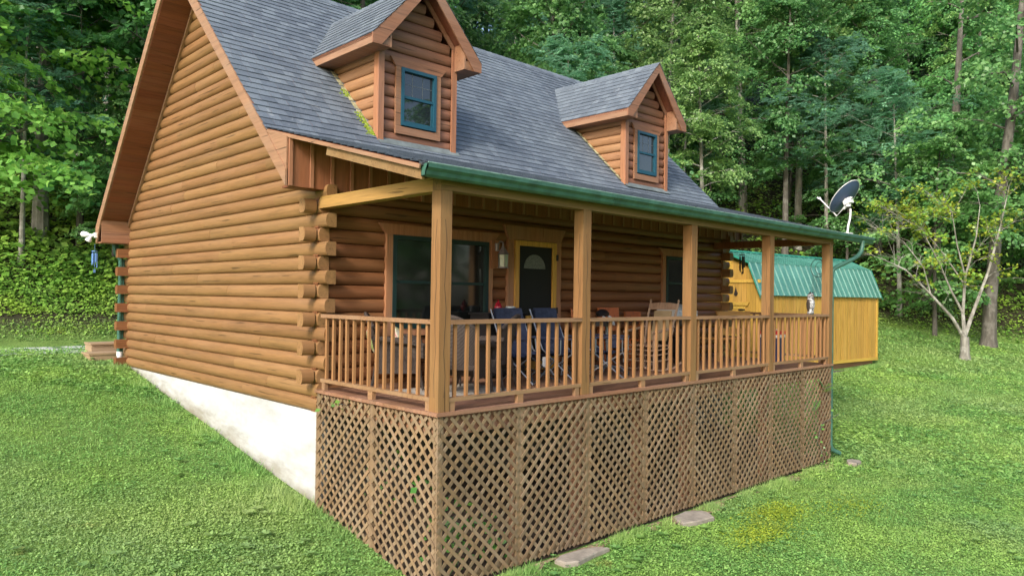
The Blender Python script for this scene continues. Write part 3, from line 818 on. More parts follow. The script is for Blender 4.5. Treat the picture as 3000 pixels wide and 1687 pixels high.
def gravel_mat():
    m, t, b = newmat('gravel')
    v = N(t, 'ShaderNodeTexVoronoi'); v.inputs['Scale'].default_value = 22
    tc = N(t, 'ShaderNodeTexCoord'); t.links.new(tc.outputs['Object'], v.inputs[0])
    c = ramp(t, v.outputs['Color'], [(.2, (.36, .37, .38)), (.8, (.70, .72, .74))])
    n = noise(t, 1.6, 5, .7); c = mix(t, ramp(t, n, [(.48, (0, 0, 0)), (.6, (1, 1, 1))]), c, (.09, .17, .05))
    t.links.new(c, b.inputs['Base Color']); b.inputs['Roughness'].default_value = .95
    bump(t, b, v.outputs['Distance'], .8, .02); return m
gm = gravel_mat()
tag(sheet('gravel_drive', np.arange(-16, 9.2, .4), np.arange(9.15, 11.1, .25), gm, .008), kind='structure')

# ------------------------------------------------------------------ leaves: many small faces built with numpy
def leaf_arrays(C, Nn, Ld, S, wr=.8, fold=.10):
    """one folded diamond per leaf: centre C, normal Nn, direction Ld, size S"""
    Ld = Ld-Nn*(Ld*Nn).sum(1, keepdims=True); Ld /= np.linalg.norm(Ld, axis=1, keepdims=True)+1e-9
    Sd = np.cross(Nn, Ld); s = S[:, None]
    v = np.stack([C-Ld*s*.5, C-Ld*s*.02+Sd*s*wr*.5+Nn*s*fold, C+Ld*s*.5-Nn*s*fold*.6, C-Ld*s*.02-Sd*s*wr*.5+Nn*s*fold], 1)
    return v.reshape(-1, 3)
def quads_mesh(name, V, mat, tri=False):
    k = 3 if tri else 4; n = len(V)//k
    me = bpy.data.meshes.new(name)
    me.vertices.add(len(V)); me.vertices.foreach_set('co', np.ascontiguousarray(V, dtype=np.float32).ravel())
    me.loops.add(n*k); me.loops.foreach_set('vertex_index', np.arange(n*k, dtype=np.int32))
    me.polygons.add(n); me.polygons.foreach_set('loop_start', (np.arange(n)*k).astype(np.int32))
    me.update(calc_edges=True); me.materials.append(mat)
    return me
def unit(v): return v/(np.linalg.norm(v, axis=-1, keepdims=True)+1e-9)
def spray(c, out, r_, n, size, tilt=.45, thick=.10, wr=.8, droop=.2, rnd=.45):
    """a flattened layer of leaves around c, leaning outward"""
    out = unit(np.asarray(out, float)); up = np.array([0, 0, 1.])
    nrm = unit(up*(1-tilt)+out*np.array([1, 1, .3])*tilt+rng.normal(0, .18, 3))
    a = unit(np.cross(nrm, [.3, .8, .1])); b = np.cross(nrm, a)
    q = rng.random(n)**.55*r_; th = rng.random(n)*2*np.pi
    rad = a*np.cos(th)[:, None]+b*np.sin(th)[:, None]
    P = c+rad*q[:, None]*(1+.35*(rad@out))[:, None]+nrm*rng.normal(0, thick*r_, n)[:, None]
    P[:, 2] -= droop*(q/r_)**2*r_
    NN = unit(nrm+rng.normal(0, rnd, (n, 3))); LL = unit(rad+out*.5+np.array([0, 0, -.35])+rng.normal(0, .35, (n, 3)))
    S = size*rng.uniform(.65, 1.25, n)
    return leaf_arrays(P, NN, LL, S, wr)
def pinnate(c, out, r_, n, size):
    """compound leaves: small leaflets paired along thin drooping stalks"""
    out = unit(np.asarray(out, float)); Vs = []
    m = max(3, n//14)
    for _ in range(m):
        d = unit(out*.7+rng.normal(0, .65, 3)*np.array([1, 1, .45])); s0 = c+rng.normal(0, r_*.45, 3)*np.array([1, 1, .4]); Lh = r_*rng.uniform(.4, .7)
        t = np.linspace(.1, 1, 7); P = s0+d*(t*Lh)[:, None]; P[:, 2] -= (t**2)*Lh*.35
        side = unit(np.cross(d, [0, 0, 1.])); up = np.cross(side, d)
        for sg in (-1, 1):
            LL = unit(side*sg+d*.35+rng.normal(0, .12, (7, 3))); S = np.full(7, size)*rng.uniform(.85, 1.1, 7)
            NN = unit(up+rng.normal(0, .2, (7, 3)))
            Vs.append(leaf_arrays(P+LL*(S*.5)[:, None], NN, LL, S, .45, .05))
    return np.concatenate(Vs)
def make_tree(name, crown_name, mat, barkm, height, r0_, crown0, crad, nlimb, nspray, nleaf, size, label, cat, group, kind='leaf', lean=0.0, flat=.10, profile=None, wr=.8, sr=.62, tilt=.4):
    root = empty(name)
    tb = MB(); pts = []; rr = []
    lx, ly = random.uniform(-1, 1)*lean, random.uniform(-1, 1)*lean
    for k in range(9):
        t = k/8; pts.append((lx*t*t*height+.12*math.sin(3*t+1)*t, ly*t*t*height+.12*math.sin(2.3*t)*t, height*t*.97)); rr.append(r0_*(1.25 if k == 0 else 1)*(1-.82*t))
    pts[0] = (pts[0][0], pts[0][1], -.4)
    tb.tube(pts, rr, 9)
    Vs = []
    for i in range(nlimb):
        t = crown0+(1-crown0)*((i+random.random())/nlimb)**.9
        t = min(t, .985); k = t*8; k0 = min(int(k), 7); P0 = Vector(pts[k0]).lerp(Vector(pts[k0+1]), k-k0)
        u = (t-crown0)/(1-crown0)
        pf = profile(u) if profile else (math.sin(math.pi*min(1, .18+u*.8)))**.7
        Ll = crad*pf*random.uniform(.65, 1.15)+.3
        az = i*2.399+random.uniform(-.5, .5); el = R(random.uniform(0, 28)+28*u)
        d = Vector((math.cos(az)*math.cos(el), math.sin(az)*math.cos(el), math.sin(el)))
        lp = []
        for q in range(5):
            s_ = q/4; p = P0+d*Ll*s_; p.z -= .16*Ll*s_*s_*(1.2-u); p += Vector((random.uniform(-1, 1), random.uniform(-1, 1), random.uniform(-.6, .6)))*.07*Ll*s_
            lp.append(p)
        rb = max(.012, r0_*.32*(1-t)+.012)
        tb.tube(lp, [rb, rb*.75, rb*.5, rb*.33, rb*.15], 5, cap=False)
        for q in range(nspray):
            s_ = .30+.75*(q+random.random()*.8)/nspray; j = min(3, int(s_*4)); c = lp[j].lerp(lp[j+1], min(1.1, s_*4-j))
            off = Vector((random.gauss(0, 1), random.gauss(0, 1), random.gauss(0, .45)))*.26*Ll*(.4+s_*.5)
            c2 = c+off
            if q % 2 == 0: tb.tube([c, c.lerp(c2, .6)+Vector((0, 0, .03)), c2], [rb*.35+.003, .006, .003], 3, cap=False)
            ca = np.array(c2); o_ = np.array([d.x, d.y, .15])
            rs = sr*random.uniform(.65, 1.25)*(.7+.5*pf)
            if kind == 'leaf': Vs.append(spray(ca, o_, rs, nleaf, size, tilt=tilt, thick=flat, wr=wr))
            else: Vs.append(pinnate(ca, o_, rs, nleaf, size))
    tr = tb.build('trunk', barkm, root, True)
    V = np.concatenate(Vs); cm = quads_mesh(crown_name, V, mat)
    co_ = bpy.data.objects.new(crown_name, cm); col.objects.link(co_); co_.parent = root
    tag(root, label, cat, group)
    root['nleaf'] = len(V)//4
    return root
def put(proto, x, y, s, label=None, used=set(), rz=None, tilt=0, sz=None):
    GEN.setdefault(proto.name, proto['label'])
    if proto.name in used: o = copy_tree(proto)
    else: o = proto; used.add(proto.name)
    o.location = (x, y, H(x, y)-.05); o.rotation_euler = (R(random.uniform(-tilt, tilt)), R(random.uniform(-tilt, tilt)), random.uniform(0, 6.28) if rz is None else rz)
    o.scale = (s, s, sz or s)
    o['label'] = label or GEN.setdefault(proto.name, proto['label'])
    return o
GEN = {}
G_F = 'trees of the wooded hillside behind the cabin'
T = {}
T['maple'] = make_tree('maple_tree', 'crown', M['leaf_a'], M['bark'], 16, .19, .34, 3.6, 34, 6, 90, .18, 'tall green maple crowded among the trees of the wooded hillside', 'tree', G_F, lean=.03)
T['poplar'] = make_tree('poplar_tree', 'crown', M['leaf_b'], M['bark_pale'], 19, .20, .40, 3.3, 34, 6, 85, .19, 'tall pale barked tree with light green leaves in the wooded hillside', 'tree', G_F, lean=.03)
T['under'] = make_tree('understory_tree', 'crown', M['leaf_a'], M['bark'], 8, .085, .14, 2.7, 22, 5, 90, .16, 'young layered green tree at the foot of the wooded hillside', 'tree', G_F, lean=.05, flat=.07, sr=.58)
T['locust'] = make_tree('locust_tree', 'crown', M['leaf_c'], M['bark_pale'], 12, .12, .42, 2.9, 20, 6, 190, .14, 'blue green locust with feathery leaves in the wooded hillside', 'tree', G_F, kind='pin', lean=.04)
T['beech'] = make_tree('beech_tree', 'crown', M['leaf_b'], M['bark'], 9, .09, .14, 3.0, 22, 5, 95, .17, 'bright green layered tree at the edge of the wooded hillside', 'tree', G_F, lean=.05, flat=.06, sr=.64, tilt=.3)
def make_shrub(h, rad, n, size, mat, label, group):
    root = empty('shrub'); tb = MB(); Vs = []
    for i in range(14):
        az = i*2.4+random.random(); rr_ = rad*random.uniform(.2, 1); zz = h*random.uniform(.35, 1)*(1-.4*rr_/rad)
        p = Vector((math.cos(az)*rr_, math.sin(az)*rr_, zz)); tb.tube([(0, 0, -.1), p*.5+Vector((0, 0, .1)), p], [.015, .01, .004], 4, cap=False)
        Vs.append(spray(np.array(p), np.array([p.x, p.y, .4]), rad*.42, n, size, tilt=.5, thick=.28))
        Vs.append(spray(np.array(p)*np.array([1.05, 1.05, .5]), np.array([p.x, p.y, .2]), rad*.4, n//2, size, tilt=.6, thick=.3))
    tb.build('stem', M['bark'], root)
    me = quads_mesh('foliage', np.concatenate(Vs), mat); o = bpy.data.objects.new('foliage', me); col.objects.link(o); o.parent = root
    tag(root, label, 'shrub', group); return root
G_S = 'shrubs along the edge of the woods'
T['shrub'] = make_shrub(1.3, .9, 75, .12, M['leaf_s'], 'low leafy shrub at the edge of the woods', G_S)
T['shrub2'] = make_shrub(1.9, 1.1, 70, .15, M['leaf_a'], 'waist high dark green shrub at the edge of the woods', G_S)

# --- trees that can be told apart, placed by their place in the view
def place(k, px, d, s, label=None, **kw):
    x, y = at(px, d); return put(T[k], x, y, s, label, **kw)
cnt = 0
taken = []
def solo(*a, **k):
    o = place(*a, **k); taken.append((o.location.x, o.location.y)); o['group'] = G_F; return o
solo('locust', 2636, 33, .9, 'slim pale trunked locust with a small blue green crown, standing right of the shed', rz=1.0)
solo('poplar', 2335, 38, 1.0, 'pale trunked tree behind the shed roof and satellite dish')
solo('poplar', 232, 27, 1.0, 'pale trunked tall tree left of the cabin roof, at upper left', rz=2)
solo('locust', 60, 19.5, .62, 'feathery blue green locust low at the left edge of the photo', rz=.6)
solo('beech', 330, 21, .55, 'small bright leaved sapling behind the drainpipe corner of the cabin')
solo('under', 2480, 36, .9, 'young layered tree directly behind the green shed roof')
solo('beech', 2740, 31, 1.0, 'bright green layered tree behind the yellowing dogwood')
solo('beech', 1480, 24, .95, 'feathery light green tree between the two dormers')
solo('locust', 1650, 26, .85, 'bluish tree above the ridge left of the right dormer')
solo('poplar', 2060, 30, .62, 'rounded light green tree just right of the right dormer')
solo('locust', 2420, 35, 1.0, 'broad blue green locust spreading above the satellite dish')
# big basswood leaning in at the upper left
T['bass'] = make_tree('basswood_tree', 'crown', M['leaf_d'], M['bark'], 9, .12, .12, 3.4, 24, 6, 135, .145, 'large leaved bright green basswood reaching in at the upper left of the photo', 'tree', G_F, flat=.06, sr=.85, tilt=.3, wr=.95)
solo('bass', -40, 19.5, 1.2)

# --- the rest of the wood
def visible(x, y, m=2.5):
    p = Vector((x, y, 2))-CAM; d = p.dot(fwd); q = p.dot(rgt)
    return d > 5 and abs(q) < d*.70+m+1
n_f = 0
gx = np.arange(-22, 100, 3.5); gy = np.arange(-12, 100, 3.5)
cand = []
for x in gx:
    for y in gy:
        x1 = x+random.uniform(-1.5, 1.5); y1 = y+random.uniform(-1.5, 1.5)
        t = float(forest_t(x1, y1)); dd = math.hypot(x1-CAM.x, y1-CAM.y)
        if t < 1.2 or t > 34 or not visible(x1, y1): continue
        if any(math.hypot(x1-a, y1-b) < 1.3 for a, b in taken): continue
        px = 1500+((Vector((x1, y1, 0))-CAM).dot(rgt)/((Vector((x1, y1, 0))-CAM).dot(fwd)))*FPX
        if 520 < px < 1950 and t > 24: continue
        if 2560 < px < 2990 and t < 4.5: continue
        cand.append((dd, x1, y1, t))
for dd, x1, y1, t in sorted(cand):
    if t < 4:
        if random.random() < .25: continue
        k = random.choice(['maple', 'poplar', 'under', 'maple', 'beech'])
    elif t < 12: k = random.choice(['maple', 'under', 'poplar', 'locust', 'under', 'beech'])
    else: k = random.choice(['maple', 'poplar', 'maple', 'poplar', 'locust'])
    if t > 20: s = random.uniform(1.0, 1.35)
    else: s = random.uniform(.8, 1.15)
    put(T[k], x1, y1, s, tilt=3); n_f += 1
# fillers: saplings under the first rows, and shrubs along the edge
for i in range(330):
    x1 = random.uniform(-8, 40); y1 = random.uniform(-8, 24); t = float(forest_t(x1, y1))
    if not (.9 < t < 6) or not visible(x1, y1, .5): continue
    if any(math.hypot(x1-a, y1-b) < 1.2 for a, b in taken): continue
    right = x1 > 24
    if right and t > 2.2 and random.random() < .9: continue
    q_ = Vector((x1, y1, 0))-CAM; pxx = 1500+FPX*q_.dot(rgt)/q_.dot(fwd)
    if 2590 < pxx < 2690 and q_.dot(fwd) < 36: continue
    if y1 > 10 and -6 < x1 < 2 and t < 3.2 and random.random() < .6: continue
    taken.append((x1, y1))
    if t < 2.4: put(T[random.choice(['shrub', 'shrub2'])], x1, y1, random.uniform(.5, .85) if right else random.uniform(.7, 1.2))
    else: put(T[random.choice(['under', 'beech'])], x1, y1, random.uniform(.35, .6), tilt=4)
    n_f += 1
for x1, y1, k, s in ((14, -30, 'poplar', 1.0), (19, -33, 'maple', 1.0), (24, -29, 'maple', .9), (29, -34, 'poplar', 1.0), (34, -30, 'maple', 1.1), (8, -34, 'maple', 1.0), (41, -33, 'poplar', 1.0), (21, -27, 'under', 1.1), (31, -26, 'under', 1.2)):
    o = put(T[k], x1, y1, s, 'tree across the lower lawn, seen only as a reflection in the window glass'); o['group'] = 'trees across the lower lawn'
print('forest objects', n_f)

# --- leaning big trunk, second trunk and the yellowing dogwood at the right
def bare_tree(name, base, pts, rad, label, crown=None, nl=60):
    root = empty(name, (base[0], base[1], H(base[0], base[1])-.1)); tb = MB(); tb.tube(pts, rad, 14)
    Vs = []
    top = Vector(pts[-1])
    for i in range(26):
        h = random.uniform(.38, 1); k = h*(len(pts)-1); k0 = min(int(k), len(pts)-2); p = Vector(pts[k0]).lerp(Vector(pts[k0+1]), k-k0)
        az = i*2.4; Ll = random.uniform(1.2, 3.2); e = p+Vector((math.cos(az)*Ll, math.sin(az)*Ll, random.uniform(-.2, .9)))
        tb.tube([p, p.lerp(e, .5)+Vector((0, 0, .15)), e], [.05, .03, .008], 5, cap=False)
        for q in (.5, .75, 1):
            c = p.lerp(e, q)+Vector((random.gauss(0, .3), random.gauss(0, .3), random.gauss(0, .2)))
            Vs.append(spray(np.array(c), np.array([math.cos(az), math.sin(az), .1]), .75, nl, .2, thick=.1))
    tb.build('trunk', M['bark'], root, True)  # darker bark puts the shade on these trunks into the colour
    me = quads_mesh('crown', np.concatenate(Vs), M['leaf_b']); o = bpy.data.objects.new('crown', me); col.objects.link(o); o.parent = root
    tag(root, label, 'tree', G_F); return root
bx_, by_ = at(2896, 29.5)
bare_tree('poplar_tree', (bx_, by_), [(0, 0, 0), (.02, -.02, .5), (.05, -.05, 2), (.3, -.25, 5.5), (.7, -.6, 9.5), (.9, -.8, 12.5), (1.1, -1, 16)], [.36, .27, .24, .2, .17, .14, .08], 'thick pale grey trunked tree behind the dogwood, forking at upper right')
bx_, by_ = at(2722, 34)
bare_tree('poplar_tree', (bx_, by_), [(0, 0, 0), (.1, -.1, 1), (.4, -.4, 4), (.8, -.8, 8), (1, -1, 14)], [.34, .27, .23, .18, .08], 'leaning brown trunked tree in the dark wood left of the dogwood')
# dogwood
dx, dy = at(2828, 26.3)
root = empty('dogwood_tree', (dx, dy, H(dx, dy)-.06)); tb = MB(); Vs = []; rv = np.array(rgt); rv = np.array([rgt.x, rgt.y, 0]); rv /= np.linalg.norm(rv); dv = np.array([fwd.x, fwd.y, 0])
def dp(a, b, z): return Vector(rv*a+dv*b)+Vector((0, 0, z))
def limb(pts, r_, sub=3, leafy=.5, size=.13, depth=0):
    P = [dp(*p) for p in pts]; m = len(P)
    tb.tube(P, [max(.005, .62*r_*(1-.85*i/(m-1))) for i in range(m)], 7 if depth == 0 else 4, cap=False)
    for i in range(sub*(m-1)):
        s_ = random.uniform(.35, 1)*(m-1); k0 = min(int(s_), m-2); p = P[k0].lerp(P[k0+1], s_-k0)
        dirn = (P[k0+1]-P[k0]).normalized(); e = p+(dirn*.6+Vector((random.gauss(0, .6), random.gauss(0, .6), random.gauss(.15, .35))))*random.uniform(.35, .9)
        q = p.lerp(e, .5)+Vector((random.gauss(0, .06), random.gauss(0, .06), random.gauss(.05, .05)))
        tb.tube([p, q, e], [.010, .007, .003], 4, cap=False)
        for _ in range(3):
            e2 = q.lerp(e, random.random())+Vector((random.gauss(0, .22), random.gauss(0, .22), random.gauss(.06, .12))); tb.tube([q, e2], [.007, .003], 3, cap=False)
            if random.random() < leafy: Vs.append(spray(np.array(e2), np.array(e2-p)+1e-3, .26, 10, size, thick=.18, tilt=.3))
        if random.random() < leafy: Vs.append(spray(np.array(e), np.array(e-p)+1e-3, .3, 13, size, thick=.2, tilt=.3))
tb.tube([dp(0, 0, -.1), dp(0, 0, .25), dp(-.01, 0, .85)], [.22, .155, .14], 12)
limb([(-.03, 0, .8), (-.5, -.1, 1.5), (-1.35, -.2, 2.35), (-2.3, -.3, 3.2), (-3.2, -.3, 3.6)], .11, 4, .08)
limb([(-.02, 0, .9), (-.02, .1, 1.7), (.12, .2, 3.0), (.5, .2, 4.4), (.7, .3, 5.6)], .12, 3, .8)
limb([(0, .02, .85), (.3, .1, 1.6), (.95, .2, 3.2), (1.3, .1, 4.8), (1.6, .1, 6.2)], .13, 3, .7)
limb([(-.02, .1, 1.7), (-.45, .1, 2.5), (-.95, 0, 3.5), (-1.6, 0, 4.7), (-2.6, 0, 5.2)], .07, 4, .6)
limb([(.1, .2, 2.7), (-.6, .3, 3.8), (-1.4, .5, 4.9), (-2.6, .5, 5.6)], .05, 4, .9)
limb([(-1.35, -.2, 2.35), (-1.55, -.1, 3.3), (-2.2, 0, 4.2), (-3.3, 0, 4.7)], .05, 5, .15)
limb([(.12, .2, 3.0), (-.3, 0, 4.1), (-.5, 0, 5.3), (-1.8, .2, 6.4)], .05, 4, .9)
tb.build('trunk', M['bark_pale'], root, True)
me = quads_mesh('crown', np.concatenate(Vs), M['leaf_y']); o = bpy.data.objects.new('crown', me); col.objects.link(o); o.parent = root
tag(root, 'small multi stemmed dogwood with sparse yellowing leaves and bare grey twigs at the right edge', 'tree')

# ------------------------------------------------------------------ lawn cover and undergrowth (uncountable)
STONES = [(4.42, -2.72, .46, .24), (2.05, -2.68, .52, .18), (9.75, -2.85, .26, .18), (-3.6, 8.3, .4, .28), (-2.2, 8.5, .28, .2)]
def blocked(x, y):
    b = (x > -.0) & (x < 9.62) & (y > -2.5) & (y < 7.7)
    for a, c, u, v in STONES: b |= ((x-a)/u)**2+((y-c)/v)**2 < 1
    b |= (x > 9.5) & (x < 10) & (y > 0) & (y < 7.7)
    b |= (x > 15.1) & (x < 22.4) & (y > 1.2) & (y < 4.2)
    return b
def scatter(n, dmin, dmax, powr=1.0):
    u = rng.random(n); d = dmin+(dmax-dmin)*u**powr; q = rng.uniform(-.78, .78, n)*d
    f2 = np.array([fwd.x, fwd.y]); f2 /= np.linalg.norm(f2); r2 = np.array([rgt.x, rgt.y]); r2 /= np.linalg.norm(r2)
    P = np.array([CAM.x, CAM.y])+f2*d[:, None]+r2*q[:, None]
    return P[:, 0], P[:, 1], d
def vn(x, y, s, seed):
    r_ = np.random.default_rng(seed); v = 0
    for k in range(5):
        a = r_.uniform(0, 6.28); f = s*r_.uniform(.6, 1.8); p = r_.uniform(0, 6.28)
        v = v+np.sin((x*math.cos(a)+y*math.sin(a))*f+p+1.3*np.sin((x*math.sin(a)-y*math.cos(a))*f*.7+p*2))
    return v/5
mats_l = []
def cover_mat(name, cols, trans=.35):
    m, t, b = newmat(name); isl = island(t)
    n1 = noise(t, .55, 4, .65); n2 = noise(t, 3.5, 4, .65)
    f = mth(t, 'ADD', mth(t, 'MULTIPLY', isl, .45), mth(t, 'MULTIPLY', n2, .55))
    c = ramp(t, f, [(.2, cols[0]), (.5, cols[1]), (.85, cols[2])])
    c = mix(t, ramp(t, n1, [(.44, (0, 0, 0)), (.62, (.7, .7, .7))]), c, cols[3])
    n4 = noise(t, .22, 3, .6); c = mix(t, ramp(t, n4, [(.5, (0, 0, 0)), (.68, (.45, .45, .45))]), c, (.40, .47, .22))
    n5 = noise(t, 1.1, 5, .7, st=(1, 1, .1)); c = mix(t, ramp(t, n5, [(.30, (.6, .6, .6)), (.42, (0, 0, 0))]), c, (.09, .22, .07))
    n6 = noise(t, 2.0, 4, .7, st=(1, 1.4, .1)); c = mix(t, ramp(t, n6, [(.64, (0, 0, 0)), (.74, (.55, .55, .55))]), c, (.36, .33, .10))
    t.links.new(c, b.inputs['Base Color']); b.inputs['Roughness'].default_value = .5; b.inputs['Specular IOR Level'].default_value = .35
    tr = N(t, 'ShaderNodeBsdfTranslucent'); t.links.new(c, tr.inputs[0]); ms = N(t, 'ShaderNodeMixShader'); ms.inputs[0].default_value = trans
    t.links.new(b.outputs[0], ms.inputs[1]); t.links.new(tr.outputs[0], ms.inputs[2]); t.links.new(ms.outputs[0], t.nodes['Material Output'].inputs[0]); return m
def lawn_leaves(n, dmin, dmax, size, zr, powr=1.0):
    x, y, d = scatter(n, dmin, dmax, powr)
    k = ~blocked(x, y) & (forest_t(x, y) < .6) & ~((y > 9.3) & (y < 10.9) & (rng.random(len(x)) < .93) & (vn(x, y, 1.9, 88) > -.25))
    cl = vn(x, y, 1.3, 3)
    k &= (rng.random(len(x)) < .45+.75*np.clip(cl+.45, 0, 1))
    x, y, d = x[k], y[k], d[k]; m = len(x)
    hs = (.5+.7*np.clip(vn(x, y, 2.2, 9)+.4, 0, 1.2))
    z = hgt(x, y)+rng.uniform(zr[0], zr[1], m)*hs
    Nn = unit(np.stack([rng.normal(0, .38, m), rng.normal(0, .38, m), np.ones(m)], 1)); th = rng.random(m)*6.28
    Ld = np.stack([np.cos(th), np.sin(th), np.zeros(m)], 1)
    return leaf_arrays(np.stack([x, y, z], 1), Nn, Ld, size*rng.uniform(.6, 1.35, m)*(1+.0*d), .95, .06)
def blades(n, dmin, dmax, h, wd, powr=1.0):
    x, y, d = scatter(n, dmin, dmax, powr); k = ~blocked(x, y) & (forest_t(x, y) < .8) & ~((y > 9.3) & (y < 10.9) & (rng.random(len(x)) < .85) & (vn(x, y, 1.9, 88) > -.25))
    k &= (rng.random(len(x)) < .5+.7*np.clip(.35-vn(x, y, 1.3, 3), 0, 1))
    x, y = x[k], y[k]; m = len(x); z = hgt(x, y); th = rng.random(m)*6.28; hh = h*rng.uniform(.45, 1.3, m)*(.7+.5*np.clip(vn(x, y, 1.7, 5)+.5, 0, 1.3))
    ax = np.stack([np.cos(th), np.sin(th), np.zeros(m)], 1)*wd; ln_ = np.stack([rng.normal(0, .45, m)*hh, rng.normal(0, .45, m)*hh, hh], 1)
    B = np.stack([x, y, z-.01], 1)
    return np.stack([B-ax, B+ax, B+ln_], 1).reshape(-1, 3)
def stuff(name, V, mat, label, cat, tri=False):
    me = quads_mesh(name, V, mat, tri); o = bpy.data.objects.new(name, me); col.objects.link(o)
    return tag(o, label, cat, kind='stuff')
cg = [(.08, .20, .055), (.20, .42, .10), (.40, .64, .20), (.36, .56, .12)]
V = np.concatenate([lawn_leaves(360000, 6.5, 14, .025, (.01, .05)), lawn_leaves(130000, 13, 24, .055, (.01, .06)), lawn_leaves(70000, 23, 44, .095, (.01, .06))])
stuff('clover', V, cover_mat('clover_leaf', cg), 'clover and low weeds covering the sloping lawn', 'ground cover')
def tall_tufts(n):
    x = np.concatenate([rng.uniform(.5, 9.7, n), rng.uniform(-.35, -.02, n//2), rng.uniform(15, 22.4, n//2)])
    y = np.concatenate([-2.56-np.abs(rng.normal(0, .10, n)), rng.uniform(-2.4, 7.6, n//2), np.interp(x[-(n//2):], [15, 22.4], [1.62, .98])-np.abs(rng.normal(0, .08, n//2))])
    k = (vn(x, y, 3.5, 61) > -.05) & ~blocked(x, y); x, y = x[k], y[k]; m = len(x); hh = rng.uniform(.05, .16, m); th = rng.random(m)*6.28
    ax = np.stack([np.cos(th), np.sin(th), np.zeros(m)], 1)*.006; B = np.stack([x, y, hgt(x, y)-.01], 1)
    return np.stack([B-ax, B+ax, B+np.stack([rng.normal(0, .35, m)*hh, rng.normal(-.1, .35, m)*hh, hh], 1)], 1).reshape(-1, 3)
def rosettes(n, dmin, dmax):
    x, y, d = scatter(n, dmin, dmax); k = ~blocked(x, y) & (forest_t(x, y) < .5) & ((vn(x, y, .8, 77) > .1) | ((y < -2.5) & (y > -3.4)) | ((x < 0) & (x > -1.2))); x, y = x[k], y[k]; out = []
    for x_, y_ in zip(x, y):
        m = rng.integers(5, 9); th = rng.random()*6+np.arange(m)*6.28/m; s_ = rng.uniform(.04, .085); z_ = H(x_, y_)
        dr = np.stack([np.cos(th), np.sin(th), np.full(m, .35)], 1); C_ = np.array([x_, y_, z_+.05])+dr*s_*.5
        out.append(leaf_arrays(C_, unit(np.array([0, 0, 1.])-dr*.35+rng.normal(0, .15, (m, 3))), dr, np.full(m, s_)*rng.uniform(.8, 1.2, m), .6, .08))
    return np.concatenate(out)
stuff('broad_weeds', rosettes(1500, 6.6, 20), cover_mat('weed_rosette', [(.08, .20, .06), (.16, .35, .10), (.28, .50, .18), (.28, .45, .10)]), 'broad leaved weeds dotted through the lawn', 'weeds')
# fresh yellow moss patches beside the lattice
mx, my = [], []
for cx_, cy_, a_, b_, n_ in ((5.6, -3.35, .6, .32, 2600), (4.6, -3.65, .6, .3, 1800), (6.9, -3.9, .7, .4, 700)):
    mx.append(cx_+rng.normal(0, a_*.55, n_)); my.append(cy_+rng.normal(0, b_*.55, n_))
mx = np.concatenate(mx); my = np.concatenate(my); m = len(mx); th = rng.random(m)*6.28
stuff('moss_patches', leaf_arrays(np.stack([mx, my, hgt(mx, my)+rng.uniform(.03, .065, m)], 1), unit(rng.normal(0, .3, (m, 3))+np.array([0, 0, 1.])), np.stack([np.cos(th), np.sin(th), th*0], 1), rng.uniform(.018, .032, m), .9, .05), cover_mat('yellow_moss', [(.22, .34, .04), (.34, .46, .05), (.50, .56, .06), (.36, .46, .05)]), 'yellow green moss patches in the lawn by the lattice', 'moss')
V = np.concatenate([tall_tufts(9000), blades(120000, 6.5, 14, .055, .0055), blades(130000, 13, 24, .07, .008), blades(70000, 23, 44, .09, .02)])
cg2 = [(.11, .24, .06), (.24, .45, .12), (.42, .61, .22), (.40, .55, .17)]
stuff('grass', V, cover_mat('grass_blade', cg2), 'short mown grass covering the sloping lawn', 'grass', True)
# undergrowth: bank behind the drive, wood's edge, forest floor
def under(n, x0, x1, y0, y1, t0, t1, size, zmax, seed, thr=-.3):
    x = rng.uniform(x0, x1, n); y = rng.uniform(y0, y1, n); t = forest_t(x, y); k = (t > t0) & (t < t1)
    k &= vn(x, y, .9, seed) > thr+.5*rng.random(n)-.25
    x, y, t = x[k], y[k], t[k]; m = len(x)
    hh = zmax*(.35+.8*np.clip(vn(x, y, 1.8, seed+1)+.4, 0, 1.2))*np.clip((t-t0)/1.2+.25, 0, 1)
    z = hgt(x, y)+rng.random(m)**.7*hh
    Nn = unit(np.stack([rng.normal(-.15, .45, m), rng.normal(-.35, .45, m), np.ones(m)], 1)); th = rng.random(m)*6.28
    return leaf_arrays(np.stack([x, y, z], 1), Nn, np.stack([np.cos(th), np.sin(th), -.3*np.ones(m)], 1), size*rng.uniform(.6, 1.4, m), .8, .08)
V = np.concatenate([under(70000, -10, 3, 11, 20, 1.0, 9, .075, .35, 21, .05), under(30000, -10, 3, 11, 20, 1.6, 9, .13, .7, 25, .12), under(22000, -10, 3, 11, 16, .1, 3, .06, .14, 27, .0), under(90000, 10, 42, -10, 18, -.3, 3.0, .11, .5, 31, -.5), under(190000, -16, 60, -10, 60, 2, 28, .2, .8, 41, -.6)])
stuff('undergrowth', V, cover_mat('weed_leaf', [(.06, .16, .03), (.17, .36, .05), (.33, .54, .09), (.30, .46, .06)]), 'tangled weeds and seedlings on the bank and the edge of the woods', 'undergrowth')

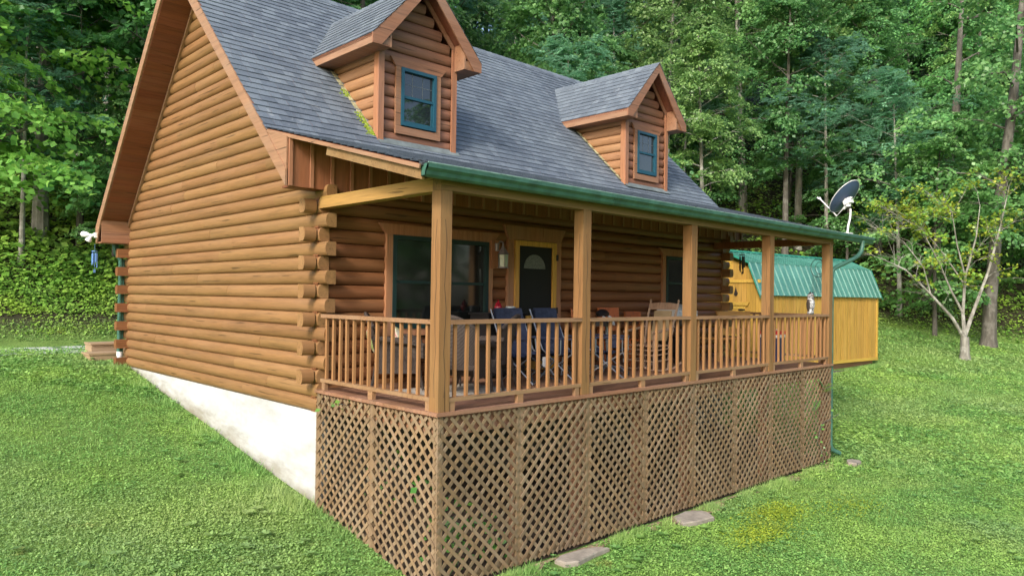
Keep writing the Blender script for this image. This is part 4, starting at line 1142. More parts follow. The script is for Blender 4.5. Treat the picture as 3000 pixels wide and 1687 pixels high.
# ------------------------------------------------------------------ barn shed
SL, SW = 7.15, 2.35
sx, sy, sz = 14.98, 1.78, -.70
sang = math.atan2(1.12-1.73, 22.1-14.98)
shed = empty('storage_shed', (sx, sy, sz), sang)
tag(shed, 'yellow stained barn shed with a green metal gambrel roof, on the lawn beyond the porch', 'shed')
EZ, KZ, RZ_, KY, RY_ = 2.10, 2.98, 3.36, .33, SW/2   # eave, knee, ridge heights above the base
mb = MB(); x = .0
while x < SL-.01:
    b = min(x+.155, SL); mb.box(x+.008, b-.008, 0, .02, .0, EZ); x += .155
x = 0
def gz(y):
    y = min(y, SW-y)
    return EZ+(KZ-EZ)*min(1, y/KY) + (max(0, y-KY)/(RY_-KY))*(RZ_-KZ)-.05
y = .02
while y < SW-.01:
    b = min(y+.150, SW); z0, z1 = gz(y+.005), gz(b-.005)
    for x0 in (0.0, SL-.02): mb.prism([(x0, y+.003, 0), (x0, b-.003, 0), (x0, b-.003, z1), (x0, y+.003, z0)], (.02, 0, 0))
    y += .150
mb.box(0.021, SL-.021, SW-.02, SW, 0, EZ)
walls = mb.build('wall', M['shedwall'], shed)
mb = MB(); mb.box(.022, SL-.022, .022, SW-.022, .01, EZ-.02).prism([(.03, .05, EZ-.02), (.03, KY+.05, KZ-.1), (.03, RY_, RZ_-.1), (.03, SW-KY-.05, KZ-.1), (.03, SW-.05, EZ-.02)], (SL-.06, 0, 0))
mb.build('wall_lining', M['rust'], walls)
def roofp(a, b, name, rm=None):
    mb = MB(); pa = Vector((0, *a)); pb = Vector((0, *b)); n = Vector((0, (pb-pa).z, -(pb-pa).y)).normalized()
    if n.z < 0: n = -n
    x0, x1 = -.16, SL+.16
    mb.prism([(x0, pa.y, pa.z), (x0, pb.y, pb.z), (x0, pb.y-n.y*.02, pb.z-n.z*.02), (x0, pa.y-n.y*.02, pa.z-n.z*.02)], (x1-x0, 0, 0))
    rb = MB(); x = x0+.03
    while x < x1:
        q = pa+n*.012; w_ = pb+n*.012; rb.beam((x, q.y, q.z), (x, w_.y, w_.z), .035, .022, up=n); x += .305
    o = mb.build(name, M['metalroof'], shed); rb.build('rib', rm or plain_metal, o); return o
plain_metal = plain('worn_rib_metal', (.20, .36, .31), .4, .15, var=.3, nscale=2)
roofp((-.08, EZ-.06), (KY-.02, KZ), 'roof_panel'); roofp((KY-.03, KZ+.005), (RY_, RZ_), 'roof_panel', M['metalroof'])
roofp((SW-KY+.02, KZ), (SW+.08, EZ-.06), 'roof_panel'); roofp((RY_, RZ_), (SW-KY+.03, KZ+.005), 'roof_panel')
mb = MB(); mb.prism([(-.18, RY_-.12, RZ_-.025), (-.18, RY_, RZ_+.035), (-.18, RY_+.12, RZ_-.025), (-.18, RY_, RZ_+.01)], (SL+.36, 0, 0))
for x0 in (-.185, SL+.165):
    for a, b in (((-.10, EZ-.12), (KY-.03, KZ+.0)), ((KY-.04, KZ+.0), (RY_, RZ_+.03)), ((SW+.10, EZ-.12), (SW-KY+.03, KZ)), ((SW-KY+.04, KZ), (RY_, RZ_+.03))):
        mb.prism([(x0, a[0], a[1]), (x0, b[0], b[1]), (x0, b[0], b[1]-.09), (x0, a[0], a[1]-.03)], (.02, 0, 0))
mb.build('roof_trim', M['green2'] if 'green2' in M else plain('green_roof_trim', (.03, .24, .17), .4), shed)
mb = MB(); mb.box(-.03, -.001, -.0, SW, EZ+.30, EZ+.39).box(-.02, SL+.02, -.018, -.001, -.10, -.0).box(-.018, -.001, 0, SW, -.1, 0)
mb.box(SL-.09, SL+.012, -.016, -.001, 0, EZ)
mb.build('wall_trim', M['shedtrim'], shed)
# double door with diamond braces on the gable end
def shed_door(y0, y1, z1, sgn):
    mb = MB(); yy = y0
    while yy < y1-.02: mb.box(-.03, -.003, yy+.002, min(yy+.11, y1)-.002, .02, z1); yy += .11
    d = mb.build('door', M['shedwall'], shed)
    mb = MB(); mb.box(-.05, -.031, y0, y0+.07, .02, z1).box(-.05, -.031, y1-.07, y1, .02, z1)
    for z in (.02, .80, z1-.09): mb.box(-.05, -.031, y0+.07, y1-.07, z, z+.09)
    ym = (y0+y1)/2
    for z0, zz in ((.9, z1-.1), ): mb.beam((-.04, y0+.09, z0+.25), (-.04, y0+.09+.2, zz-.02), .05, .018, up=(1, 0, 0)).beam((-.04, y1-.09, z0+.25), (-.04, y1-.09-.2, zz-.02), .05, .018, up=(1, 0, 0))
    mb.build('door_brace', M['shedtrim'], d)
    mb = MB()
    for z in (.35, z1-.12): mb.box(-.06, -.051, (y0 if sgn < 0 else y1-.22), (y0+.22 if sgn < 0 else y1), z, z+.04)
    mb.build('hinge', M['black'], d)
shed_door(.48, 1.17, 1.72, -1); shed_door(1.18, 1.87, 1.72, 1)
mb = MB(); mb.prism([(-.06, .40, 1.74), (-.06, 1.95, 1.74), (-.06, 2.0, 1.84), (-.06, .35, 1.84)], (.05, 0, 0)); mb.build('door_header', M['shedtrim'], shed)
mb = MB(); 
for k in range(7): mb.box(-.025, -.002, .98, 1.34, EZ+.62+k*.045, EZ+.65+k*.045)
mb.box(-.018, -.001, .95, 1.37, EZ+.59, EZ+.95); mb.build('vent', M['shedtrim'], shed)
P = [(-.02, .82+.065*math.sin(t)*(1 if math.cos(t) < 0 else .75-.7*max(0, math.cos(t))), 2.10+.17*(math.cos(t) if math.cos(t) > 0 else .5*math.cos(t))) for t in [2*math.pi*k/16 for k in range(16)]]
mb = MB(); mb.prism(P, (.018, 0, 0)); mb.build('teardrop_cutout', M['rust'], shed)
mb = MB(); mb.box(.1, SL-.1, .12, .22, -.32, -.101).box(.1, SL-.1, SW-.3, SW-.2, -.32, -.101); mb.build('skid', M['deck'], shed)
mb = MB(); mb.add([(5.2+.1*math.cos(t)*(.5 if k else .0), 0, 0) for k, t in enumerate([0])], [])
o = empty('concrete_pad', (sx, sy, sz), sang); bpy.data.objects.remove(o)
mb = MB()
for k in range(17): mb.box(.1+k*.41, .49+k*.41, -.12, .26, -.52+random.uniform(-.01, .01), -.322)
o = mb.build('block_footing', M['block']); o.location = (sx, sy, sz); o.rotation_euler = (0, 0, sang); tag(o, 'row of grey concrete blocks carrying the yellow shed', 'block footing')

# ------------------------------------------------------------------ things on and around the cabin
def prof_tube(mb, pts, r_, n=8): return mb.tube(pts, r_, n)
# satellite dish
dbx, dby = 11.0, -2.05
# (on the porch roof near its right end)
dbx = 10.45; dbz = PR(-2.42)+.012
dish = tag(empty('satellite_dish', (dbx, -2.42, dbz)), 'navy satellite dish on a pale bent mast at the right end of the porch roof', 'satellite dish')
mb = MB(); mb.box(-.10, .10, -.07, .07, -.005, .018); mb.tube([(0, 0, .01), (.04, .0, .16), (.13, 0, .32), (.15, 0, .46), (.14, 0, .52)], .021, 10); 
mb.build('mast', M['dishgrey'], dish, True)
dn = (-Vector((rgt.x, rgt.y, 0))*.42+Vector((fwd.x, fwd.y, 0))*.62+Vector((0, 0, .62))).normalized()   # it looks away and up
cc = Vector((.10, .05, .72)); a1 = dn.cross(Vector((0, 0, 1))).normalized(); a2 = a1.cross(dn)
def dishp(u, v, th=0):
    r_ = u*.36; t = v*2*math.pi; return cc+a1*(r_*math.cos(t)*.92)+a2*(r_*math.sin(t)*1.08)+dn*(u*u*.075+th)
mb = MB(); mb.grid(lambda u, v: dishp(u, v), 8, 32); mb.build('reflector', M['dish'], dish, True)
mb = MB(); mb.tube([dishp(1, k/32, .003) for k in range(33)], .009, 6, cap=False); mb.build('rim', M['dishgrey'], dish, True)
mb = MB(); mb.beam(cc-dn*.10-a2*.06, cc-dn*.005, .13, .15); mb.lathe([(.05, -.04), (.055, .04)], cc-dn*.1-a2*.08, 10); mb.beam(cc-dn*.08-a2*.20, cc-dn*.06+a2*.08, .05, .04)
mb.build('bracket', M['dishgrey'], dish)
mb = MB(); e0 = cc-a2*.38+dn*.05; e1 = e0+dn*.30-a2*.04-a1*.05; 
e0 = cc-a2*.40-dn*.04; e1 = cc+dn*.48-a2*.34-a1*.02
mb.tube([cc-dn*.06-a2*.2, e0, e1], .013, 7).beam(e1, e1+dn*.06+a1*.05, .03, .03).beam(e1, e1+dn*.06-a1*.05, .03, .03); mb.build('feed_arm', M['dishgrey'], dish, True)
mb = MB(); mb.tube([(.1, 0, .3), (.2, -.1, .1), (.32, -.2, .03), (.5, -.26, .0)], .006, 5); mb.build('cable', M['black'], dish, True)
# owl decoy on the rail
owl = tag(empty('owl_decoy', (8.72, -2.455, .952)), 'grey and white owl decoy perched on the porch rail by the last post', 'owl decoy')
om, t_, b_ = newmat('owl_feathers')
v_ = noise(t_, 26, 3, .7, st=(1, 1, 1.6)); n_ = noise(t_, 6, 2)
c_ = ramp(t_, v_, [(.42, (.02, .02, .025)), (.5, (.30, .30, .32)), (.62, (.62, .62, .62))])
c_ = mix(t_, ramp(t_, n_, [(.45, (0, 0, 0)), (.6, (.6, .6, .6))]), c_, (.05, .045, .05)); t_.links.new(c_, b_.inputs['Base Color']); b_.inputs['Roughness'].default_value = .6
mb = MB(); mb.lathe([(.055, 0), (.075, .03), (.06, .06), (.07, .10), (.085, .17), (.08, .24), (.062, .285), (.066, .31), (.068, .345), (.05, .385), (.015, .40)], (0, 0, 0), 18, sx=.95, sy=.85)
mb.build('body', om, owl, True)
mb = MB()
for s_ in (-1, 1): mb.add([(s_*.015, -.02, .385), (s_*.05, -.03, .37), (s_*.05, .015, .37), (s_*.052, -.012, .435)], [(0, 1, 3), (1, 2, 3), (2, 0, 3), (0, 2, 1)])
mb.build('ear_tuft', M['black'], owl)
mb = MB()
for s_ in (-1, 1): mb.lathe([(.0, -.004), (.016, 0), (.0, .006)], (s_*.024, -.058, .342), 10)
mb.build('eye', plain('owl_eye', (.6, .35, .02), .2), owl, True)
mb = MB(); mb.add([(-.008, -.058, .33), (.008, -.058, .33), (0, -.075, .305), (0, -.056, .30)], [(0, 1, 2), (0, 2, 3), (1, 3, 2)]); mb.build('beak', M['black'], owl)
mb = MB()
for s_ in (-1, 1): mb.lathe([(.01, .05), (.035, .12), (.04, .20), (.02, .27)], (s_*.068, .012, 0), 8, sx=.5)
mb.build('wing', M['rust'], owl, True)
# hanging moon ornament
mo = tag(empty('hanging_ornament', (9.60, -2.20, 2.28)), 'round wire moon ornament with trailing beads hanging beside the last porch post', 'hanging ornament')
mb = MB(); rx = Vector((.92, -.4, 0)).normalized()
def ring(c, r_, a0=0, a1=6.283, n=28): return [c+rx*(r_*math.cos(a0+(a1-a0)*k/n))+Vector((0, 0, r_*math.sin(a0+(a1-a0)*k/n))) for k in range(n+1)]
c0 = Vector((0, 0, -.44)); mb.tube(ring(c0, .175), .006, 5); mb.tube(ring(c0+rx*.05, .115), .005, 5); mb.tube([(0, 0, 0), c0+Vector((0, 0, .175))], .003, 4)
mb.build('ring', M['rust'], mo, True)
mb = MB()
for k in range(9):
    q = c0+rx*(-.14+.035*k)+Vector((0, 0, -.12-.03*math.sin(k))); l_ = random.uniform(.25, .55); mb.tube([q, q+Vector((.01, 0, -l_*.5)), q+Vector((0, 0, -l_))], .0035, 4)
mb.build('bead_strand', M['rust'], mo, True)
def chime(name, loc, label, mt, n, ln_, r_):
    e = tag(empty(name, loc), label, 'wind chime')
    mb = MB(); mb.lathe([(r_, -.15), (r_, -.135)], (0, 0, 0), 14).tube([(0, 0, 0), (0, 0, -.14)], .003, 4); mb.lathe([(.02, -.34), (.02, -.33)], (0, 0, 0), 8); mb.build('top_plate', mt, e)
    for k in range(n):
        t = 2*math.pi*k/n; l_ = ln_*(1-.09*k); mb = MB(); p = Vector((r_*.8*math.cos(t), r_*.8*math.sin(t), -.15)); mb.tube([p, p-Vector((0, 0, .03))], .002, 4).tube([p-Vector((0, 0, .03)), p-Vector((0, 0, .03+l_))], .012, 8); mb.build('chime_tube', mt, e, True)
    mb = MB(); mb.tube([(0, 0, -.14), (0, 0, -.5)], .002, 4).box(-.02, .02, -.002, .002, -.56, -.5); mb.build('striker', mt, e)
    return e
chime('wind_chime', (9.53, -.62, 2.29), 'dark metal wind chime hanging from the far side beam in front of the shed gable', M['rust'], 5, .36, .06)
chime('wind_chime', (-.57, 7.66, 2.12), 'bright blue wind chime hanging under the back eave corner', M['blue'], 5, .28, .055)
# flood light at the back eave corner
fl = tag(empty('flood_light', (OX0-.03, 7.76, 2.30)), 'white twin head flood light on the back eave corner', 'flood light')
mb = MB(); mb.box(-.03, .01, -.05, .05, -.05, .05); mb.tube([(-.02, 0, 0), (-.08, .02, -.01)], .03, 10); mb.build('base', M['white'], fl)
for q, e in (((-.08, .02, .0), (-.17, .22, .02)), ((-.08, 0, -.02), (-.13, .04, -.12))):
    mb = MB(); mb.tube([q, Vector(q).lerp(Vector(e), .35), Vector(q).lerp(Vector(e), .6), e], [.022, .03, .055, .06], 12); mb.build('lamp_head', M['white'], fl, True)
# wall lantern
ln = tag(empty('wall_lantern', (3.02, -.06, 1.90)), 'pewter coach lantern with glass panes on the wall between the window and the door', 'lantern')
mb = MB(); mb.box(-.10, .08, .0, .05, -.27, .17); mb.build('backing_board', M['trim_z'], ln)
mb = MB(); mb.lathe([(.03, -.06), (.035, .06)], (0, -.015, .06), 10); mb.tube([(0, -.02, .08), (0, -.08, .15), (.0, -.15, .13), (0, -.16, .08)], .011, 7).tube([(0, -.02, .02), (0, -.09, .0), (0, -.13, .06), (0, -.15, .12)], .007, 6)
mb.lathe([(.008, .09), (.02, .06), (.03, .035), (.055, .0), (.09, -.045), (.097, -.052), (.085, -.055)], (0, -.16, 0), 6)
mb.lathe([(.08, -.245), (.09, -.25), (.09, -.262), (.07, -.268)], (0, -.16, 0), 6)
for k in range(6):
    t = 2*math.pi*k/6; mb.tube([(.078*math.cos(t), -.16+.078*math.sin(t), -.055), (.072*math.cos(t), -.16+.072*math.sin(t), -.245)], .005, 4)
mb.build('lantern_frame', plain('pewter', (.22, .19, .20), .5, .3), ln, True)
mb = MB(); mb.lathe([(.074, -.06), (.068, -.243)], (0, -.16, 0), 6); 
gm_, t_, b_ = newmat('seeded_glass'); b_.inputs['Base Color'].default_value = (.30, .36, .28, 1); b_.inputs['Roughness'].default_value = .12
bump(t_, b_, noise(t_, 40, 2), .3, .01)
mb.build('glass', gm_, ln)
# door-side furniture -----------------------------------------------------------
rug = MB(); rug.box(.60, 1.9, -1.85, -.75, .003, .014); tag(rug.build('rug', M['rug']), 'pale checked rug on the deck under the wicker chairs', 'rug')
def wicker_chair(loc, rz, label, wdt=.62, cushion='cushion', grp='brown wicker seats on the porch'):
    e = tag(empty('wicker_chair', loc, rz), label, 'chair', grp); hw = wdt/2
    # faces local +x ; seat, curved back, rolled arms, legs
    mb = MB(); mb.box(-.27, .28, -hw, hw, .33, .385); mb.box(.262, .285, -hw, hw, .20, .33).box(-.27, .28, -hw, -hw+.02, .22, .33).box(-.27, .28, hw-.02, hw, .22, .33); mb.build('seat', M['wicker'], e)
    mb = MB()
    def bk(u, v):
        t = (u-.5)*2; z = .36+v*(.60-.16*t*t); return Vector((-.25-.16*v+.12*t*t, t*hw*(1+.05*v), z))
    mb.grid(bk, 12, 8); mb.grid(lambda u, v: bk(u, v)+Vector((-.025, 0, 0)), 12, 8); mb.build('backrest', M['wicker'], e, True)
    mb = MB(); mb.tube([bk(k/12, 1)+Vector((-.012, 0, 0)) for k in range(13)], .022, 7); mb.build('back_rim', M['wicker'], e, True)
    for s_ in (-1, 1):
        mb = MB(); mb.tube([(-.32, s_*hw, .66), (-.1, s_*(hw+.03), .64), (.18, s_*(hw+.04), .62), (.30, s_*(hw+.03), .57), (.31, s_*(hw+.01), .42)], [.03, .04, .045, .045, .03], 8)
        mb.grid(lambda u, v: Vector((-.25+.53*u, s_*(hw+.005), .38+.24*v)), 4, 2); mb.build('arm', M['wicker'], e, True)
    for sx_, sy_ in ((-1, -1), (-1, 1), (1, -1), (1, 1)):
        mb = MB(); mb.tube([(sx_*.26, sy_*(hw-.02), .36), (sx_*.29, sy_*hw, .15), (sx_*.33, sy_*(hw+.01), 0.0)], [.024, .022, .018], 7); mb.build('leg', M['wicker'], e, True)
    if cushion:
        mb = MB(); mb.grid(lambda u, v: Vector((-.24+.52*u, -hw*.93+2*hw*.93*v, .42+.055*(math.sin(math.pi*u)*math.sin(math.pi*v))**.35)), 10, 10)
        mb.grid(lambda u, v: Vector((-.24+.52*u, -hw*.93+2*hw*.93*v, .42-.03*(math.sin(math.pi*u)*math.sin(math.pi*v))**.35)), 10, 10); mb.build('cushion', M[cushion], e, True)
    return e
def pillow(loc, rz, label, s=.19, tilt=20):
    mb = MB()
    for sg in (-1, 1): mb.grid(lambda u, v: Vector((sg*.07*(math.sin(math.pi*u)*math.sin(math.pi*v))**.4, (u-.5)*2*s, (v-.5)*2*s)), 10, 10)
    o = mb.build('pillow', M['floral'], None, True); o.location = loc; o.rotation_euler = (R(5), R(-tilt), rz); tag(o, label, 'pillow', 'floral pillows on the wicker seat'); return o
wicker_chair((.95, -.42, 0), R(-35), 'wide brown wicker seat with a cream cushion at the left end of the porch', .95)
pillow((.72, -.20, .60), R(-35), 'pink floral pillow leaning at the left side of the wide wicker seat')
pillow((.92, .0, .60), R(-30), 'pink floral pillow leaning at the right side of the wide wicker seat') if False else pillow((.93, -.50, .60), R(-35), 'pink floral pillow at the middle of the wide wicker seat')
wicker_chair((1.08, -1.55, 0), R(30), 'brown wicker armchair seen from behind beside the corner post', .60, None)
wicker_chair((1.78, -1.25, 0), R(120), 'brown wicker armchair between the checked rug and the black cabinet', .58, None)
mb = MB(); mb.box(-.25, .25, -.2, .2, .40, .43); te = tag(empty('side_table', (1.35, -.80, 0)), 'low wicker side table between the wicker seats', 'table'); mb.build('table_top', M['wicker'], te)
for a in (-1, 1):
    for b in (-1, 1):
        mb = MB(); mb.tube([(a*.22, b*.17, .4), (a*.22, b*.17, 0)], .014, 6); mb.build('leg', M['wicker'], te, True)
# black cabinet, pot and candle on it
cb = tag(empty('cabinet', (2.84, -.32, 0)), 'black cabinet against the wall under the lantern', 'cabinet')
mb = MB(); mb.box(-.38, .38, -.2, .2, .04, .93); mb.build('body', M['black'], cb)
mb = MB(); mb.box(-.41, .41, -.23, .22, .93, .96); mb.build('top', M['black'], cb)
mb = MB(); mb.box(-.36, -.01, -.215, -.2, .08, .90).box(.01, .36, -.215, -.2, .08, .90); mb.build('door', M['black'], cb)
mb = MB(); mb.lathe([(.02, 0), (.03, .015), (.05, .03), (.062, .07), (.055, .105), (.04, .12), (.05, .125), (.03, .15), (.012, .16), (.016, .175), (.004, .19)], (2.78, -.38, .96), 16); tag(mb.build('jar', M['potred'], None, True), 'small red glazed lidded jar on the black cabinet', 'jar')
mb = MB(); mb.lathe([(.075, 0), (.078, .09), (.07, .095), (.065, .088)], (3.01, -.40, .96), 18); tag(mb.build('candle', M['candle'], None, True), 'wide pale grey candle on the black cabinet', 'candle')
# camp chairs
def camp_chair(loc, rz, label, tg=True):
    e = tag(empty('camp_chair', loc, rz), label, 'camp chair', 'padded navy camp chairs in front of the door'); e.scale = (1, 1.2, 1)
    def seat(u, v):
        t = (u-.5)*2
        if v < .4: x = .26-v/.4*.48; z = .43-.05*math.sin(v/.4*math.pi)
        else: q = (v-.4)/.6; x = -.22-.20*q; z = .43+.62*q
        return Vector((x-.03*(1-t*t), t*.25, z+.012*math.sin(v*42)-.02*(1-t*t)*(v < .4)))
    mb = MB(); mb.grid(seat, 8, 46); mb.grid(lambda u, v: seat(u, v)+Vector((-.03, 0, -.02)), 8, 46); mb.build('seat', M['navy'], e, True)
    for s_ in (-1, 1):
        mb = MB(); mb.tube([(-.46, s_*.27, 1.02), (-.22, s_*.28, .45), (.30, s_*.25, .02)], .011, 6).tube([(.28, s_*.28, .60), (.28, s_*.28, .40), (-.30, s_*.25, .02)], .011, 6).tube([(-.34, s_*.29, .62), (-.30, s_*.29, .3), (-.30, s_*.26, .02)], .010, 6)
        mb.build('leg_frame', M['steel'], e, True)
        mb = MB(); mb.tube([(-.36, s_*.29, .62), (.30, s_*.29, .61)], .016, 6); mb.build('armrest', M['navy'], e, True)
    mb = MB(); mb.tube([(.30, -.25, .02), (-.30, .25, .38)], .009, 6).tube([(.30, .25, .02), (-.30, -.25, .38)], .009, 6).tube([(.30, -.25, .03), (.28, .25, .38)], .009, 6).tube([(.30, .25, .03), (.28, -.25, .38)], .009, 6); mb.build('cross_brace', M['dktube'], e, True)
    mb = MB(); mb.box(-.02, .14, .30, .36, .42, .55); mb.build('side_pocket', M['navy'], e)
    if tg:
        mb = MB(); mb.box(.255, .258, -.04, .03, .24, .38); mb.build('care_tag', M['white'], e)
    return e
camp_chair((2.66, -1.18, 0), R(-84), 'padded navy camp chair in front of the black cabinet', True)
camp_chair((3.40, -1.22, 0), R(-80), 'padded navy camp chair in front of the screen door')
camp_chair((4.15, -1.35, 0), R(-60), 'navy camp chair mostly hidden behind the second porch post')
# exercise machine
ex = tag(empty('exercise_machine', (4.85, -.78, 0), R(20)), 'dark topped exercise machine on two silver tubes and a curved foot bar', 'exercise machine')
mb = MB(); mb.tube([(-.32, -.05, .04), (-.1, .03, .07), (.15, .03, .07), (.36, -.05, .03)], .03, 8).tube([(0, .03, .06), (.1, .6, .06)], .03, 8).tube([(-.2, .62, .03), (.35, .62, .03)], .03, 8); mb.build('base_frame', M['steel'], ex, True)
for s_ in (-1, 1):
    mb = MB(); mb.tube([(s_*.12+.02, .02, .07), (s_*.12-.05, .03, .78)], .024, 10); mb.build('upright', M['steel'], ex, True)
mb = MB(); mb.tube([(-.24, -.02, .90), (-.12, -.08, .82), (.14, -.08, .76), (.28, .0, .86), (.2, .1, .93)], .018, 8); mb.build('handlebar', M['dishgrey'], ex, True)
mb = MB(); mb.box(-.2, .12, -.05, .12, .74, .82).lathe([(.15, .9), (.18, .95), (.12, 1.0), (.03, 1.02)], (-.08, .05, 0), 14, sy=.6); mb.build('console', M['black'], ex, True)
# dining chairs and table by the wall
def slat_chair(loc, rz, label, mt, grp, hi=1.0):
    e = tag(empty('wooden_chair', loc, rz), label, 'chair', grp)
    mb = MB(); mb.box(-.21, .21, -.21, .21, .43, .46); mb.build('seat', mt, e)
    mb = MB(); mb.prism([(-.20, -.20, hi-.18), (-.25, -.22, hi), (-.25, .22, hi), (-.20, .20, hi-.18)], (.022, 0, 0)); mb.box(-.215, -.195, -.18, .18, .62, .70); mb.build('backrest', mt, e)
    for a, b in ((-1, -1), (-1, 1), (1, -1), (1, 1)):
        mb = MB(); mb.beam((a*.19, b*.19, 0), (a*.19, b*.19, .43), .04, .04)
        if a < 0: mb.beam((-.19, b*.19, .43), (-.23, b*.20, hi-.02), .035, .035)
        mb.build('leg', mt, e)
    return e
GC = 'wooden chairs along the cabin wall'
slat_chair((4.98, -.30, 0), R(-80), 'reddish wooden chair against the wall behind the exercise machine', M['redwood'], GC, 1.02)
slat_chair((5.62, -.34, 0), R(-110), 'reddish wooden chair against the wall left of the rocking chair', M['redwood'], GC, 1.03)
slat_chair((6.4, -.35, 0), R(-95), 'dark red wooden chair behind the rocking chair', M['redwood'], GC, .96)
# rocking chair
rc = tag(empty('rocking_chair', (5.45, -1.2, 0), R(180)), 'weathered turned wood rocking chair facing left, with a tan pad', 'rocking chair')
for s_ in (-1, 1):
    mb = MB(); mb.tube([(-.58, s_*.25, .13), (-.35, s_*.25, .05), (0, s_*.25, .022), (.3, s_*.25, .05), (.45, s_*.25, .10)], .018, 6); mb.build('rocker', M['oldwood'], rc, True)
    mb = MB(); mb.tube([(-.2, s_*.24, .04), (-.22, s_*.25, .45), (-.30, s_*.27, .80), (-.42, s_*.28, 1.12), (-.425, s_*.28, 1.14), (-.43, s_*.28, 1.165), (-.435, s_*.28, 1.19)], [.02, .023, .022, .02, .012, .022, .008], 8); mb.build('back_post', M['oldwood'], rc, True)
    mb = MB(); mb.tube([(.24, s_*.27, .05), (.24, s_*.27, .30), (.24, s_*.27, .33), (.25, s_*.27, .42), (.25, s_*.28, .64)], [.018, .024, .016, .027, .022], 8); mb.build('front_post', M['oldwood'], rc, True)
    mb = MB(); mb.tube([(-.30, s_*.28, .74), (.0, s_*.30, .68), (.31, s_*.29, .65)], .022, 7); mb.build('arm', M['oldwood'], rc, True)
mb = MB(); mb.box(-.22, .26, -.24, .24, .42, .44)
for z in (.18, .28, .36):
    mb.tube([(.24, -.27, z), (.24, .27, z)], .013, 6)
    for s_ in (-1, 1): mb.tube([(.24, s_*.27, z), (-.21, s_*.25, z+.02)], .012, 6)
mb.build('seat', M['oldwood'], rc, True)
mb = MB(); mb.prism([(-.39, -.27, 1.02), (-.42, -.27, 1.12), (-.42, -.1, 1.14), (-.42, .1, 1.14), (-.42, .27, 1.12), (-.39, .27, 1.02)], (.02, 0, 0)); mb.build('top_slat', M['oldwood'], rc)
mb = MB(); mb.grid(lambda u, v: Vector((-.375+.14*(1-v)**1.5+.02*math.sin(math.pi*u), (u-.5)*.34, .50+.50*v)), 8, 10); mb.grid(lambda u, v: Vector((-.40+.14*(1-v)**1.5, (u-.5)*.34, .50+.50*v)), 8, 10)
mb.build('back_pad', plain('tan_canvas', (.36, .27, .16), .9), rc, True)
# gas grill
gg = tag(empty('gas_grill', (7.3, -.50, 0)), 'gas grill with a rounded silver hood between the rocking chair and the fourth post', 'grill')
mb = MB(); mb.prism([(-.32, .0+.22*math.cos(t), .86+.24*math.sin(t)) for t in [math.pi*k/12 for k in range(13)]], (.64, 0, 0)); mb.build('hood', plain('silver_hood', (.55, .58, .60), .3, .3), gg)
for x0 in (-.36, .321):
    mb = MB(); mb.prism([(x0, .24*math.cos(t), .85+.26*math.sin(t)) for t in [math.pi*k/12 for k in range(13)]], (.04, 0, 0)); mb.build('hood_end', M['dishgrey'], gg)
mb = MB(); mb.box(-.36, .36, -.26, .26, .70, .848).box(-.32, .32, -.24, .24, .10, .50); mb.build('firebox', M['black'], gg)
mb = MB(); mb.box(-.75, -.37, -.24, .24, .82, .85).box(.37, .75, -.24, .24, .82, .85); mb.build('side_shelf', M['black'], gg)
for a in (-1, 1):
    for b in (-1, 1): mb = MB(); mb.box(a*.30-.02, a*.30+.02, b*.20-.02, b*.20+.02, 0, .70); mb.build('leg', M['black'], gg)
mb = MB(); mb.tube([(-.25, -.30, .97), (.25, -.30, .97)], .012, 8); mb.box(-.25, -.23, -.30, -.22, .96, .98).box(.23, .25, -.30, -.22, .96, .98); mb.build('hood_handle', M['dishgrey'], gg, True)
# rustic bench at the right
bn = tag(empty('wooden_bench', (8.55, -1.0, 0), R(-10)), 'rustic golden brown wooden bench with a high back at the right end of the porch', 'bench')
mb = MB(); mb.prism([(-.45, 0, .82), (.47, 0, .80), (.49, 0, .98), (.3, 0, .965), (0, 0, .985), (-.3, 0, .97), (-.5, 0, .975)], (0, .04, 0)); mb.build('backrest', M['goldwood'], bn)
mb = MB(); mb.box(-.5, .5, .02, .45, .42, .46); mb.box(-.48, .48, .0, .03, .52, .64); mb.build('seat', M['goldwood'], bn)
for x in (-.44, .40):
    for y in (.0, .40): mb = MB(); mb.tube([(x, y, 0), (x+.02, y, .25), (x, y, .42 if y else .84)], [.035, .03, .03], 7); mb.build('leg', M['goldwood'], bn, True)
# cooler
cl = tag(empty('cooler', (9.16, -1.50, 0), R(5)), 'tall blue and white cooler with a red lid in the corner of the porch', 'cooler')
mb = MB(); mb.box(-.2, .2, -.17, .17, .0, .47); mb.build('body', M['navyp'], cl)
mb = MB(); mb.box(-.205, .205, -.175, .175, .47, .53); mb.build('band', M['white'], cl)
mb = MB(); mb.prism([(-.2, -.18, .53), (.2, -.18, .53), (.2, -.15, .60), (-.2, -.15, .60)], (0, .33, 0)) if False else mb.box(-.21, .21, -.18, .18, .531, .60); mb.build('lid', M['red'], cl)
mb = MB(); mb.tube([(-.215, 0, .40), (-.23, 0, .62), (.23, 0, .62), (.215, 0, .40)], .01, 6); mb.build('handle', M['white'], cl, True)

